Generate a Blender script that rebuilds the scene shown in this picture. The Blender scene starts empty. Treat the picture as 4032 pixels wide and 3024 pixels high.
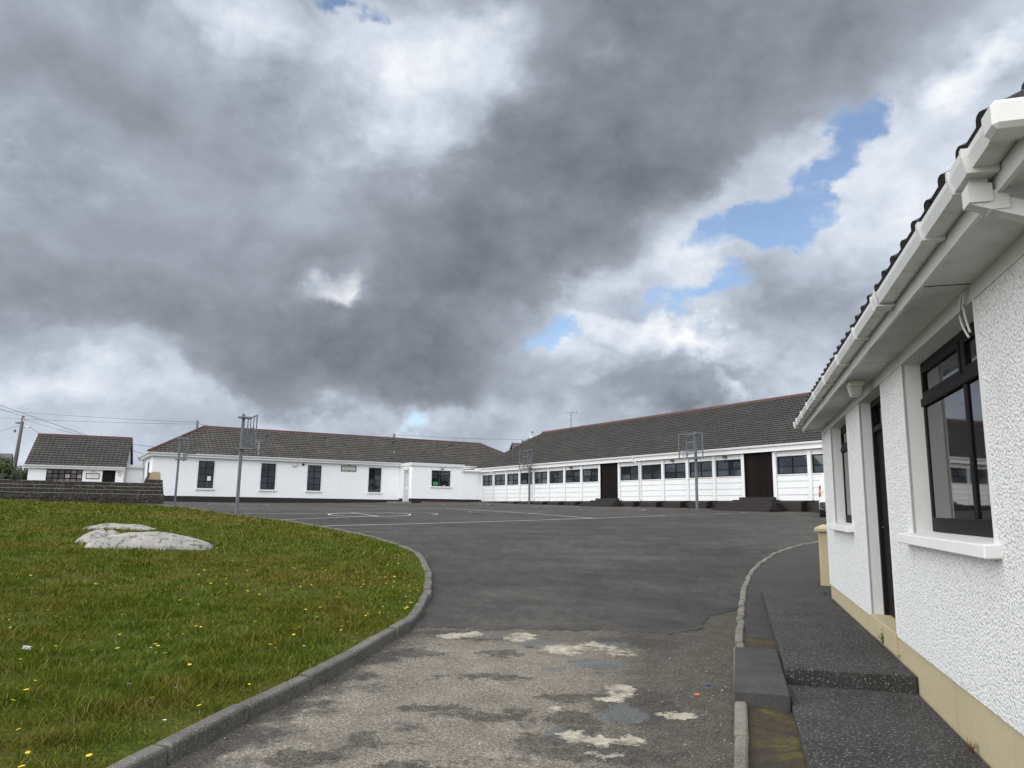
import bpy, bmesh, math, random
import numpy as np
from mathutils import Vector, Matrix, noise as mnoise
random.seed(7); rng = np.random.default_rng(7)
scene = bpy.context.scene
# ---------------------------------------------------------------- camera
EYE = 1.6; PITCH = math.radians(9.48); ROLL = .0133
_F = Vector((0, math.cos(PITCH), math.sin(PITCH))); _U0 = Vector((0, -math.sin(PITCH), math.cos(PITCH))); _R0 = Vector((1, 0, 0))
_R = _R0 * math.cos(ROLL) + _U0 * math.sin(ROLL); _U = _U0 * math.cos(ROLL) - _R0 * math.sin(ROLL)
cd = bpy.data.cameras.new('camera'); cam = bpy.data.objects.new('camera', cd); scene.collection.objects.link(cam)
cam.matrix_world = Matrix(((_R.x, _U.x, -_F.x, 0), (_R.y, _U.y, -_F.y, 0), (_R.z, _U.z, -_F.z, EYE), (0, 0, 0, 1)))
cd.sensor_width = 36.; cd.lens = 26.16; cd.clip_start = .05; cd.clip_end = 3000.
scene.camera = cam
scene.render.resolution_x = 1024; scene.render.resolution_y = 768
# ---------------------------------------------------------------- exposure, sun
EXPOSURE = 1.84
SUN_EL = math.radians(44.); SUN_AZ = math.radians(222.)      # compass-style azimuth from +Y
vs = scene.view_settings; vs.view_transform = 'Standard'; vs.look = 'None'; vs.exposure = EXPOSURE; vs.gamma = 1.; vs.use_curve_mapping = False
sd = bpy.data.lights.new('sun', 'SUN'); sd.energy = 1.5; sd.angle = math.radians(125.); sd.color = (1., .97, .93)
sun = bpy.data.objects.new('sun', sd); scene.collection.objects.link(sun); sun.location = (0, 0, 60)
_sd = Vector((math.sin(SUN_AZ) * math.cos(SUN_EL), math.cos(SUN_AZ) * math.cos(SUN_EL), math.sin(SUN_EL)))
sun.rotation_euler = _sd.to_track_quat('Z', 'Y').to_euler()
scene.cycles.max_bounces = 6
SKY_BLUE = .17
SKY_DARK = [(22.4, 31.8, 14.2, 4.2, 12.0, 0.8), (10.1, 26.8, 16.9, 6.9, 30.0, 0.9), (-3.0, 19.6, 12.8, 5.7, 32.0, 0.9), (-9.0, 14.2, 4.6, 2.1, 10.0, 0.6), (0.1, 36.5, 11.7, 2.7, 0.0, 0.75), (-30.9, 14.8, 11.4, 4.5, -4.0, 0.66), (-26.4, 12.7, 9.7, 2.2, 0.0, 0.5), (-33.1, 27.1, 9.0, 3.0, -8.0, 0.75), (-11.7, 10.2, 7.9, 2.4, 4.0, 0.72), (-19.7, 18.4, 7.2, 3.9, -20.0, 0.25), (-31.7, 8.6, 3.7, 0.8, 0.0, 0.3), (-5.2, 8.3, 5.7, 1.4, 8.0, 0.3), (-24.3, 22.8, 9.4, 3.7, 0.0, 0.22), (-9.8, 30.7, 6.4, 3.0, 0.0, -0.6), (-20.9, 33.1, 4.1, 2.0, 0.0, -0.5), (-14.2, 15.2, 2.8, 1.6, 20.0, -0.95), (6.6, 32.0, 1.9, 0.8, -10.0, -0.45), (-26.8, 7.2, 12.0, 2.2, 0.0, -0.3), (27.2, 17.4, 12.3, 10.2, 35.0, -0.45), (12.3, 11.8, 14.3, 3.1, 5.0, -0.4), (-34.2, 22.0, 4.2, 1.3, 0.0, -0.25), (-6.5, 14.3, 2.2, 0.9, 20.0, -0.3), (19.7, 19.5, 7.6, 3.6, 25.0, -0.45), (-12.2, 6.0, 16.7, 1.6, 0.0, -0.4)]
SKY_LIGHT = [(-9.0, 30.8, 4.1, 2.3, 0.0, 0.3), (-20.8, 32.8, 2.7, 1.5, 0.0, 0.3), (-14.2, 15.6, 2.6, 1.5, 20.0, 0.5), (31.4, 20.4, 6.9, 5.6, 20.0, 0.22), (34.1, 28.1, 2.9, 0.9, 18.0, 0.35), (7.0, 10.9, 5.7, 1.6, 12.0, 0.22), (13.3, 11.8, 5.8, 0.6, -15.0, 0.34), (-30.9, 6.2, 2.9, 1.1, 10.0, 0.25), (6.3, 9.5, 8.2, 1.1, 0.0, -0.16), (19.4, 13.2, 7.1, 3.0, 10.0, -0.2), (-5.9, 6.7, 2.5, 1.1, 0.0, 0.22), (-3.9, 14.4, 4.4, 1.1, 20.0, 0.2), (-11.5, 35.0, 2.6, 0.9, 0.0, 0.2), (16.3, 8.3, 0.8, 0.5, -60.0, 0.35), (13.3, 9.4, 6.5, 1.0, -3.0, -0.2), (-24.2, 22.2, 13.1, 7.4, 0.0, -0.2), (-32.9, 25.4, 8.7, 5.5, 0.0, -0.12), (12.4, 17.4, 7.0, 2.0, 30.0, 0.15)]
SKY_HOLE = [(-13.2, 35.2, 3.2, 1.0, -8.0, 1.0), (24.6, 25.5, 1.4, 2.4, -10.0, 0.95), (20.4, 20.4, 2.5, 1.2, 25.0, 1.0), (16.3, 19.8, 3.1, 1.3, 25.0, 0.8), (24.1, 22.5, 1.9, 0.8, 0.0, 0.55), (3.2, 12.5, 2.9, 1.0, 12.0, 1.0), (-7.1, 6.6, 1.6, 1.0, 0.0, 0.8), (13.8, 14.6, 4.5, 0.9, 10.0, 0.75), (27.3, 28.0, 5.2, 1.7, 28.0, 0.55), (19.0, 18.3, 2.0, 0.9, 10.0, 0.6), (21.8, 16.0, 2.2, 1.1, 0.0, 0.35)]
# ---------------------------------------------------------------- sky
class NT:
    """tiny helper for writing node maths"""
    def __init__(s, nt): s.nt = nt; s.N = nt.nodes; s.L = nt.links
    def node(s, t, **k):
        n = s.N.new(t)
        for a, b in k.items(): setattr(n, a, b)
        return n
    def put(s, sock, v):
        if v is None: return
        if isinstance(v, bpy.types.NodeSocket): s.L.new(v, sock)
        else: sock.default_value = v
    def m(s, op, a, b=None, c=None, clamp=False):
        n = s.node('ShaderNodeMath', operation=op, use_clamp=clamp)
        s.put(n.inputs[0], a); s.put(n.inputs[1], b)
        if c is not None: s.put(n.inputs[2], c)
        return n.outputs[0]
    def vm(s, op, a, b=None, c=None):
        n = s.node('ShaderNodeVectorMath', operation=op)
        s.put(n.inputs[0], a); s.put(n.inputs[1], b)
        if c is not None:
            s.put(n.inputs['Scale' if op == 'SCALE' else 2], c)
        return n.outputs['Value'] if op in ('DOT_PRODUCT', 'LENGTH') else n.outputs[0]
    def noise(s, vec, scale, detail=4, rough=.5, dist=0., lac=2., out='Fac', dim='3D'):
        n = s.node('ShaderNodeTexNoise', noise_dimensions=dim)
        s.put(n.inputs['Vector'], vec); n.inputs['Scale'].default_value = scale
        n.inputs['Detail'].default_value = detail; n.inputs['Roughness'].default_value = rough
        n.inputs['Distortion'].default_value = dist; n.inputs['Lacunarity'].default_value = lac
        return n.outputs[out]
    def vor(s, vec, scale, feature='F1', out='Distance', rnd=1.):
        n = s.node('ShaderNodeTexVoronoi', feature=feature)
        s.put(n.inputs['Vector'], vec); n.inputs['Scale'].default_value = scale
        n.inputs['Randomness'].default_value = rnd
        return n.outputs[out]
    def ramp(s, fac, stops, interp='LINEAR'):
        n = s.node('ShaderNodeValToRGB'); cr = n.color_ramp; cr.interpolation = interp
        while len(cr.elements) < len(stops): cr.elements.new(1.)
        for e, (p, c) in zip(cr.elements, stops):
            e.position = p; e.color = (c[0], c[1], c[2], 1.) if not isinstance(c, (int, float)) else (c, c, c, 1.)
        s.put(n.inputs[0], fac); return n.outputs[0]
    def mr(s, v, a, b, c=0., d=1., smooth=True):
        n = s.node('ShaderNodeMapRange'); n.interpolation_type = 'SMOOTHSTEP' if smooth else 'LINEAR'
        s.put(n.inputs[0], v)
        for i, q in enumerate((a, b, c, d)): s.put(n.inputs[i + 1], q)
        return n.outputs[0]
    def mix(s, f, a, b, mode='MIX'):
        n = s.node('ShaderNodeMix', data_type='RGBA', blend_type=mode)
        s.put(n.inputs[0], f)
        for i, q in ((6, a), (7, b)):
            if isinstance(q, (tuple, list)) and len(q) == 3: q = (*q, 1.)
            s.put(n.inputs[i], q)
        return n.outputs[2]

def make_world(exposure, sun_el, sun_rot):
    w = bpy.data.worlds.new("World"); bpy.context.scene.world = w; w.use_nodes = True
    nt = w.node_tree; nt.nodes.clear(); T = NT(nt)
    D = T.node('ShaderNodeTexCoord').outputs['Generated']
    sp = T.node('ShaderNodeSeparateXYZ'); T.put(sp.inputs[0], D)
    x, y, z = sp.outputs
    az = T.m('MULTIPLY', T.m('ARCTAN2', x, y), 57.29578)
    el = T.m('MULTIPLY', T.m('ARCSINE', z), 57.29578)
    # clouds flatten towards the horizon: noise space stretched in elevation
    zz = T.m('MULTIPLY', z, 1.3)
    cv = T.node('ShaderNodeCombineXYZ'); T.put(cv.inputs[0], x); T.put(cv.inputs[1], y); T.put(cv.inputs[2], zz)
    Q = cv.outputs[0]
    w1 = T.vm('SUBTRACT', T.noise(Q, 3.2, 3, .55, out='Color'), (.5, .5, .5))
    w2 = T.vm('SUBTRACT', T.noise(T.vm('ADD', Q, (3.1, 7.7, 1.3)), 11., 4, .6, out='Color'), (.5, .5, .5))
    wv = T.vm('ADD', T.vm('SCALE', w1, c=13.), T.vm('SCALE', w2, c=7.5))
    ws = T.node('ShaderNodeSeparateXYZ'); T.put(ws.inputs[0], wv)
    A = T.m('ADD', az, ws.outputs[0]); E = T.m('ADD', el, T.m('MULTIPLY', ws.outputs[1], .8))
    pv = T.node('ShaderNodeCombineXYZ'); T.put(pv.inputs[0], A); T.put(pv.inputs[1], E); P = pv.outputs[0]
    def field(blobs):
        tot = None
        for (a0, e0, ra, re, rot, amp) in blobs:
            mp = T.node('ShaderNodeMapping', vector_type='TEXTURE'); T.put(mp.inputs[0], P)
            mp.inputs['Location'].default_value = (a0, e0, 0); mp.inputs['Rotation'].default_value = (0, 0, math.radians(rot))
            mp.inputs['Scale'].default_value = (ra * 2.0, re * 2.0, 1.)
            g = T.node('ShaderNodeTexGradient', gradient_type='SPHERICAL'); T.put(g.inputs[0], mp.outputs[0])
            tot = T.m('MULTIPLY_ADD', g.outputs['Fac'], amp * 1.15, tot if tot is not None else 0.)
        return tot
    n_lo = T.m('SUBTRACT', T.noise(Q, 2.1, 2, .5), .5)
    n_mid = T.m('SUBTRACT', T.noise(T.vm('ADD', Q, (9.2, 1.7, 4.)), 6.5, 6, .56), .5)
    vn = T.node('ShaderNodeTexVoronoi', feature='F1'); T.put(vn.inputs['Vector'], T.vm('ADD', Q, T.vm('SCALE', w2, c=.16))); vn.inputs['Scale'].default_value = 9.; vn.inputs['Detail'].default_value = 2.; vn.inputs['Roughness'].default_value = .55; vn.normalize = True
    puff = T.m('SUBTRACT', .42, vn.outputs['Distance'])
    n_hi = T.m('SUBTRACT', T.noise(T.vm('ADD', Q, (5.2, 8.7, 2.)), 17., 5, .6), .5)
    # light cloud deck
    lum = T.m('ADD', T.m('ADD', .50, field(SKY_LIGHT)), T.m('ADD', T.m('MULTIPLY', n_mid, .8), T.m('ADD', T.m('MULTIPLY', n_hi, .35), T.m('ADD', T.m('MULTIPLY', puff, .55), T.m('MULTIPLY', n_lo, .3)))))
    deck = T.ramp(lum, [(0., (.20, .23, .275)), (.32, (.335, .375, .44)), (.55, (.50, .56, .655)), (.78, (.71, .77, .86)), (1., (.97, .98, 1.))])
    # blue holes
    hole = T.m('ADD', T.m('ADD', T.m('SUBTRACT', field(SKY_HOLE), T.m('MULTIPLY', puff, .8)), T.m('MULTIPLY', n_mid, .9)), T.m('ADD', T.m('MULTIPLY', n_hi, .8), T.m('MULTIPLY', n_lo, .3)))
    hmask = T.mr(hole, .34, .80)
    sky = T.node('ShaderNodeTexSky', sky_type='NISHITA'); sky.sun_disc = False
    sky.sun_elevation = sun_el; sky.sun_rotation = sun_rot; sky.altitude = 10.; sky.air_density = 1.; sky.dust_density = .6; sky.ozone_density = 2.
    blue = T.mix(1., sky.outputs[0], (SKY_BLUE, SKY_BLUE, SKY_BLUE), 'MULTIPLY')
    c1 = T.mix(T.m('MULTIPLY', hmask, .9), deck, blue)
    # dark low cloud in front
    dk = T.m('ADD', T.m('ADD', field(SKY_DARK), T.m('MULTIPLY', puff, .22)), T.m('ADD', T.m('MULTIPLY', n_mid, .50), T.m('ADD', T.m('MULTIPLY', n_hi, .22), T.m('MULTIPLY', n_lo, .35))))
    dmask = T.mr(dk, .08, .80)
    dshade = T.m('ADD', T.m('ADD', T.m('MULTIPLY', n_mid, .8), T.m('ADD', T.m('MULTIPLY', puff, .45), T.m('MULTIPLY', n_hi, .35))), T.m('SUBTRACT', 1.12, T.m('MULTIPLY', T.m('TANH', dk), .92)))
    dcol = T.ramp(dshade, [(0., (.132, .147, .170)), (.22, (.178, .199, .230)), (.5, (.275, .307, .357)), (.8, (.40, .443, .513)), (1., (.52, .57, .65))])
    c2 = T.mix(dmask, c1, dcol)
    bg = T.node('ShaderNodeBackground'); T.put(bg.inputs[0], c2); bg.inputs[1].default_value = 1. / (2 ** exposure)
    out = T.node('ShaderNodeOutputWorld'); nt.links.new(bg.outputs[0], out.inputs[0])
    w.cycles.sampling_method = 'MANUAL'; w.cycles.sample_map_resolution = 512
make_world(EXPOSURE, SUN_EL, math.atan2(_sd.x, _sd.y))
# ---------------------------------------------------------------- ground shape (metres, z = 0 below the camera)
_GC = (-0.0954443, -0.0053319, 0.00436075, 0.00305648, -7.77106e-05, 0.000409419, 5.8838e-07, 0.000590341)
def G(x, y):
    x = np.clip(np.asarray(x, float), -42., 22.); y0 = np.asarray(y, float); y = np.clip(y0, -3., 65.)
    g = _GC[0] + _GC[1] * x + _GC[2] * y + _GC[3] * y * y + _GC[4] * y ** 3 + _GC[5] * x * y + _GC[6] * y ** 4 + _GC[7] * x * x
    g = g - .20 * np.exp(-((x - 4.6) ** 2 / 9. + (y - 12.3) ** 2 / 16.))
    return g
def g1(x, y): return float(G(x, y))
# school axes: S_AX runs away along the wing, T_AX runs behind the wing facade
_aw = math.radians(-30.6)
S_AX = Vector((math.sin(_aw), math.cos(_aw), 0)); T_AX = Vector((S_AX.y, -S_AX.x, 0)); SCH0 = Vector((4.941, 50.5, 0))
def sch(s, t, z=0.): return SCH0 + S_AX * s + T_AX * t + Vector((0, 0, z))
_an = math.radians(16.78)
A_AX = Vector((math.sin(_an), math.cos(_an), 0)); N_AX = Vector((A_AX.y, -A_AX.x, 0))

# ---------------------------------------------------------------- helpers
COL = scene.collection
class MB:
    def __init__(s): s.v = []; s.f = []; s.mi = []; s.m = 0
    def face(s, pts):
        i = len(s.v); s.v += [tuple(p) for p in pts]; s.f.append(tuple(range(i, i + len(pts)))); s.mi.append(s.m); return s
    def box(s, x0, x1, y0, y1, z0, z1):
        i = len(s.v)
        s.v += [(x0, y0, z0), (x1, y0, z0), (x1, y1, z0), (x0, y1, z0), (x0, y0, z1), (x1, y0, z1), (x1, y1, z1), (x0, y1, z1)]
        for q in ((0, 3, 2, 1), (4, 5, 6, 7), (0, 1, 5, 4), (1, 2, 6, 5), (2, 3, 7, 6), (3, 0, 4, 7)):
            s.f.append(tuple(i + k for k in q)); s.mi.append(s.m)
        return s
    def hexa(s, p):          # 8 points: bottom ring, top ring
        i = len(s.v); s.v += [tuple(q) for q in p]
        for q in ((0, 3, 2, 1), (4, 5, 6, 7), (0, 1, 5, 4), (1, 2, 6, 5), (2, 3, 7, 6), (3, 0, 4, 7)):
            s.f.append(tuple(i + k for k in q)); s.mi.append(s.m)
        return s
    def extrude(s, poly, d, cap=True):   # poly: list of 3D points, d: vector
        d = Vector(d); n = len(poly); i = len(s.v)
        s.v += [tuple(p) for p in poly] + [tuple(Vector(p) + d) for p in poly]
        for k in range(n):
            k2 = (k + 1) % n; s.f.append((i + k, i + k2, i + n + k2, i + n + k)); s.mi.append(s.m)
        if cap:
            s.f.append(tuple(i + k for k in reversed(range(n)))); s.f.append(tuple(i + n + k for k in range(n))); s.mi += [s.m, s.m]
        return s
    def tube(s, pts, r, n=8, cap=True):
        pts = [Vector(p) for p in pts]; rings = []
        rr = r if isinstance(r, (list, tuple)) else [r] * len(pts)
        for k, p in enumerate(pts):
            t = (pts[min(k + 1, len(pts) - 1)] - pts[max(k - 1, 0)]).normalized()
            a = t.cross(Vector((0, 0, 1)))
            if a.length < 1e-3: a = t.cross(Vector((1, 0, 0)))
            a.normalize(); b = t.cross(a); i = len(s.v)
            for q in range(n):
                w = 2 * math.pi * q / n; s.v.append(tuple(p + (a * math.cos(w) + b * math.sin(w)) * rr[k]))
            rings.append(i)
        for k in range(len(rings) - 1):
            for q in range(n):
                q2 = (q + 1) % n; s.f.append((rings[k] + q, rings[k] + q2, rings[k + 1] + q2, rings[k + 1] + q)); s.mi.append(s.m)
        if cap:
            s.f.append(tuple(rings[0] + q for q in reversed(range(n)))); s.f.append(tuple(rings[-1] + q for q in range(n))); s.mi += [s.m, s.m]
        return s
    def bar(s, p, q, w, h):      # rectangular bar between two points
        p = Vector(p); q = Vector(q); t = (q - p).normalized(); a = t.cross(Vector((0, 0, 1)))
        if a.length < 1e-3: a = Vector((1, 0, 0))
        a.normalize(); b = a.cross(t); a *= w / 2; b *= h / 2
        return s.hexa([p - a - b, p + a - b, q + a - b, q - a - b, p - a + b, p + a + b, q + a + b, q - a + b])
    def build(s, name, mat, parent=None, smooth=False, bevel=0):
        me = bpy.data.meshes.new(name); me.from_pydata(s.v, [], s.f)
        mats = mat if isinstance(mat, (list, tuple)) else [mat]
        for m in mats: me.materials.append(m)
        if len(mats) > 1: me.polygons.foreach_set('material_index', s.mi)
        if smooth: me.polygons.foreach_set('use_smooth', [True] * len(me.polygons))
        bm = bmesh.new(); bm.from_mesh(me)
        bmesh.ops.remove_doubles(bm, verts=bm.verts, dist=1e-5)
        if bevel: bmesh.ops.bevel(bm, geom=[e for e in bm.edges if len(e.link_faces) == 2 and e.calc_face_angle(0) > .5], offset=bevel, segments=1 if bevel < .02 else 2, affect='EDGES', clamp_overlap=True)
        bmesh.ops.recalc_face_normals(bm, faces=bm.faces); bm.to_mesh(me); bm.free()
        o = bpy.data.objects.new(name, me); COL.objects.link(o)
        if parent: o.parent = parent
        return o
def mesh_np(name, V, F, mat, parent=None, smooth=False):
    """V (n,3) array, F (m,k) array of equal-sided faces"""
    me = bpy.data.meshes.new(name); V = np.asarray(V, np.float32); F = np.asarray(F, np.int32); k = F.shape[1]
    me.vertices.add(len(V)); me.vertices.foreach_set('co', V.ravel()); me.loops.add(F.size); me.loops.foreach_set('vertex_index', F.ravel())
    me.polygons.add(len(F)); me.polygons.foreach_set('loop_start', np.arange(0, F.size, k, dtype=np.int32))
    if smooth: me.polygons.foreach_set('use_smooth', np.ones(len(F), bool))
    me.materials.append(mat); me.update(calc_edges=True); me.validate()
    o = bpy.data.objects.new(name, me); COL.objects.link(o)
    if parent: o.parent = parent
    return o
def grid(name, X, Y, Z, mat, smooth=True):
    n, m = X.shape; V = np.stack([X, Y, Z], -1).reshape(-1, 3); i = np.arange(n * m).reshape(n, m)
    F = np.stack([i[:-1, :-1], i[:-1, 1:], i[1:, 1:], i[1:, :-1]], -1).reshape(-1, 4)
    return mesh_np(name, V, F, mat, smooth=smooth)
def tag(o, label, cat, group=None):
    o['label'] = label; o['category'] = cat
    if group: o['group'] = group
    return o
def struct(o): o['kind'] = 'structure'; return o
def stuff(o): o['kind'] = 'stuff'; return o
def empty(name, loc, rz=0.):
    o = bpy.data.objects.new(name, None); COL.objects.link(o); o.location = loc; o.rotation_euler = (0, 0, rz); o.empty_display_size = .3; return o
def copy_tree(o, parent=None):
    c = o.copy(); COL.objects.link(c); c.parent = parent
    for ch in [k for k in bpy.data.objects if k.parent == o]: copy_tree(ch, c)
    return c
def text_mesh(name, txt, size, mat, parent, loc, rx=math.pi / 2, rz=0., align='CENTER', ext=.002):
    cu = bpy.data.curves.new(name, 'FONT'); cu.body = txt; cu.size = size; cu.align_x = align; cu.align_y = 'CENTER'; cu.extrude = ext
    t = bpy.data.objects.new(name, cu); COL.objects.link(t)
    dg = bpy.context.evaluated_depsgraph_get(); me = bpy.data.meshes.new_from_object(t.evaluated_get(dg)); bpy.data.objects.remove(t)
    me.materials.clear(); me.materials.append(mat)
    o = bpy.data.objects.new(name, me); COL.objects.link(o); o.parent = parent; o.location = loc; o.rotation_euler = (rx, 0, rz); return o

# ---------------------------------------------------------------- materials
def new_mat(name):
    m = bpy.data.materials.new(name); m.use_nodes = True; nt = m.node_tree
    return m, NT(nt), nt.nodes['Principled BSDF']
def pos(T): return T.node('ShaderNodeNewGeometry').outputs['Position']
def bump(T, b, h, strength, dist):
    n = T.node('ShaderNodeBump'); n.inputs['Strength'].default_value = strength; n.inputs['Distance'].default_value = dist
    T.put(n.inputs['Height'], h); T.L.new(n.outputs[0], b.inputs['Normal'])
def plain(name, col, rough=.6, var=.12, scale=6., metal=0., spec=.5, bmp=0., bdist=.01, bscale=40., streak=0.):
    """painted / cast surface: base colour with two octaves of wear and a little relief"""
    m, T, b = new_mat(name); p = pos(T)
    n1 = T.noise(p, scale, 5, .6); n2 = T.noise(p, scale * 9., 3, .6)
    f = T.m('ADD', T.m('MULTIPLY', T.m('SUBTRACT', n1, .5), 2. * var), T.m('MULTIPLY', T.m('SUBTRACT', n2, .5), var))
    if streak:
        mp = T.node('ShaderNodeMapping'); T.put(mp.inputs[0], p); mp.inputs['Scale'].default_value = (5., 5., .35)
        f = T.m('SUBTRACT', f, T.mr(T.noise(mp.outputs[0], 1.6, 5, .62), .56, .78, 0., streak))
    fac = T.m('ADD', 1., f)
    c = T.mix(1., col, (1, 1, 1), 'MULTIPLY'); mx = T.node('ShaderNodeVectorMath', operation='SCALE'); T.put(mx.inputs[0], c); T.put(mx.inputs['Scale'], fac)
    T.L.new(mx.outputs[0], b.inputs['Base Color'])
    b.inputs['Roughness'].default_value = rough; b.inputs['Metallic'].default_value = metal; b.inputs['Specular IOR Level'].default_value = spec
    if bmp: bump(T, b, T.noise(p, bscale, 4, .6), bmp, bdist)
    return m

def mat_dash():
    m, T, b = new_mat('roughcast_white'); p = pos(T)
    pw = T.vm('ADD', p, T.vm('SCALE', T.vm('SUBTRACT', T.noise(p, 30., 2, .5, out='Color'), (.5, .5, .5)), c=.02))
    h = T.m('ADD', T.m('SUBTRACT', .85, T.m('MULTIPLY', T.vor(pw, 58.), .95)), T.m('ADD', T.m('MULTIPLY', T.noise(p, 13., 3, .6), .35), T.m('MULTIPLY', T.noise(p, 120., 2, .6), .15)))
    dirt = T.noise(p, 1.3, 5, .6)
    c = T.ramp(h, [(.35, (.60, .61, .62)), (.62, (.82, .825, .825)), (1., (.87, .87, .86))])
    c = T.mix(T.mr(dirt, .55, .8, 0., .35), c, (.62, .62, .58))
    T.L.new(c, b.inputs['Base Color']); b.inputs['Roughness'].default_value = .85
    bump(T, b, h, .6, .022); return m
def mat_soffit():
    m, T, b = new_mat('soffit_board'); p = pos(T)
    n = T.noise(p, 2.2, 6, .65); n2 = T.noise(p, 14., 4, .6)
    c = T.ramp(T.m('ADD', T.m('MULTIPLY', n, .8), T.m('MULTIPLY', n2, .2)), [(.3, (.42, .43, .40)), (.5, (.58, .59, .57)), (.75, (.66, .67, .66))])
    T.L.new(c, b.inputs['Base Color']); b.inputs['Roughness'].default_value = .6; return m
def mat_gutter():
    m, T, b = new_mat('white_upvc'); p = pos(T)
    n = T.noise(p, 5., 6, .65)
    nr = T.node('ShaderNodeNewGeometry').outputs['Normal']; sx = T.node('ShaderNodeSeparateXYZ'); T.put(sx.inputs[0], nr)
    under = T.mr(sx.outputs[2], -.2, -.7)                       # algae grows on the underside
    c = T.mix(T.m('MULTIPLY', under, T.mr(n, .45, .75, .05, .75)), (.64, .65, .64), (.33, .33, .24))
    T.L.new(c, b.inputs['Base Color']); b.inputs['Roughness'].default_value = .35; return m
def mat_tile(name, dark, light, lichen):
    m, T, b = new_mat(name); p = pos(T)
    at = T.node('ShaderNodeAttribute', attribute_name='tv'); oi = T.node('ShaderNodeObjectInfo')
    r = T.m('FRACT', T.m('ADD', at.outputs['Fac'], oi.outputs['Random']))
    n = T.noise(p, .8, 5, .6); n2 = T.noise(p, 22., 4, .65)
    f = T.m('ADD', T.m('MULTIPLY', r, .30), T.m('ADD', T.m('MULTIPLY', n, .75), T.m('MULTIPLY', T.m('SUBTRACT', n2, .5), .5)))
    c = T.ramp(f, [(.15, dark), (.6, light), (.95, lichen)])
    T.L.new(c, b.inputs['Base Color']); b.inputs['Roughness'].default_value = .8
    bump(T, b, n2, .35, .01); return m
def mat_glass(name, tint):
    m, T, b = new_mat(name); oi = T.node('ShaderNodeObjectInfo'); p = pos(T)
    c = T.ramp(oi.outputs['Random'], [(0., tuple(k * .3 for k in tint)), (.55, tint), (1., tuple(k * 2.8 for k in tint))])
    n = T.mr(T.noise(p, .9, 3, .5), .35, .7, .55, 1.3)
    v = T.node('ShaderNodeVectorMath', operation='SCALE'); T.put(v.inputs[0], c); T.put(v.inputs['Scale'], n)
    T.L.new(v.outputs[0], b.inputs['Base Color']); b.inputs['Roughness'].default_value = .03; b.inputs['IOR'].default_value = 1.75
    bump(T, b, T.noise(p, .7, 2, .5), .06, .05); return m
def mat_asphalt():
    m, T, b = new_mat('tarmac'); p = pos(T)
    big = T.noise(p, .16, 5, .6); mid = T.noise(p, 1.3, 5, .65); fine = T.noise(p, 95., 2, .7)
    mp = T.node('ShaderNodeMapping'); T.put(mp.inputs[0], p); mp.inputs['Rotation'].default_value = (0, 0, .5); mp.inputs['Scale'].default_value = (.35, 1.6, 1.)
    st = T.noise(mp.outputs[0], .9, 5, .62)
    spk = T.noise(p, 16., 4, .75); sp2 = T.noise(T.vm('MULTIPLY', p, (1., .45, 1.)), 5., 6, .78)
    f = T.m('ADD', T.m('MULTIPLY', big, .28), T.m('ADD', T.m('MULTIPLY', mid, .16), T.m('ADD', T.m('MULTIPLY', st, .16), T.m('ADD', T.m('MULTIPLY', spk, .16), T.m('MULTIPLY', sp2, .24)))))
    c = T.ramp(f, [(.40, (.025, .0238, .022)), (.5, (.048, .0458, .0425)), (.60, (.085, .082, .075))])
    g = T.ramp(fine, [(.3, .4), (.5, 1.), (.7, 1.9)])
    c = T.mix(1., c, g, 'MULTIPLY'); T.L.new(c, b.inputs['Base Color']); b.inputs['Roughness'].default_value = .9
    b.inputs['Specular IOR Level'].default_value = .25
    bump(T, b, fine, .5, .008); return m
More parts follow.
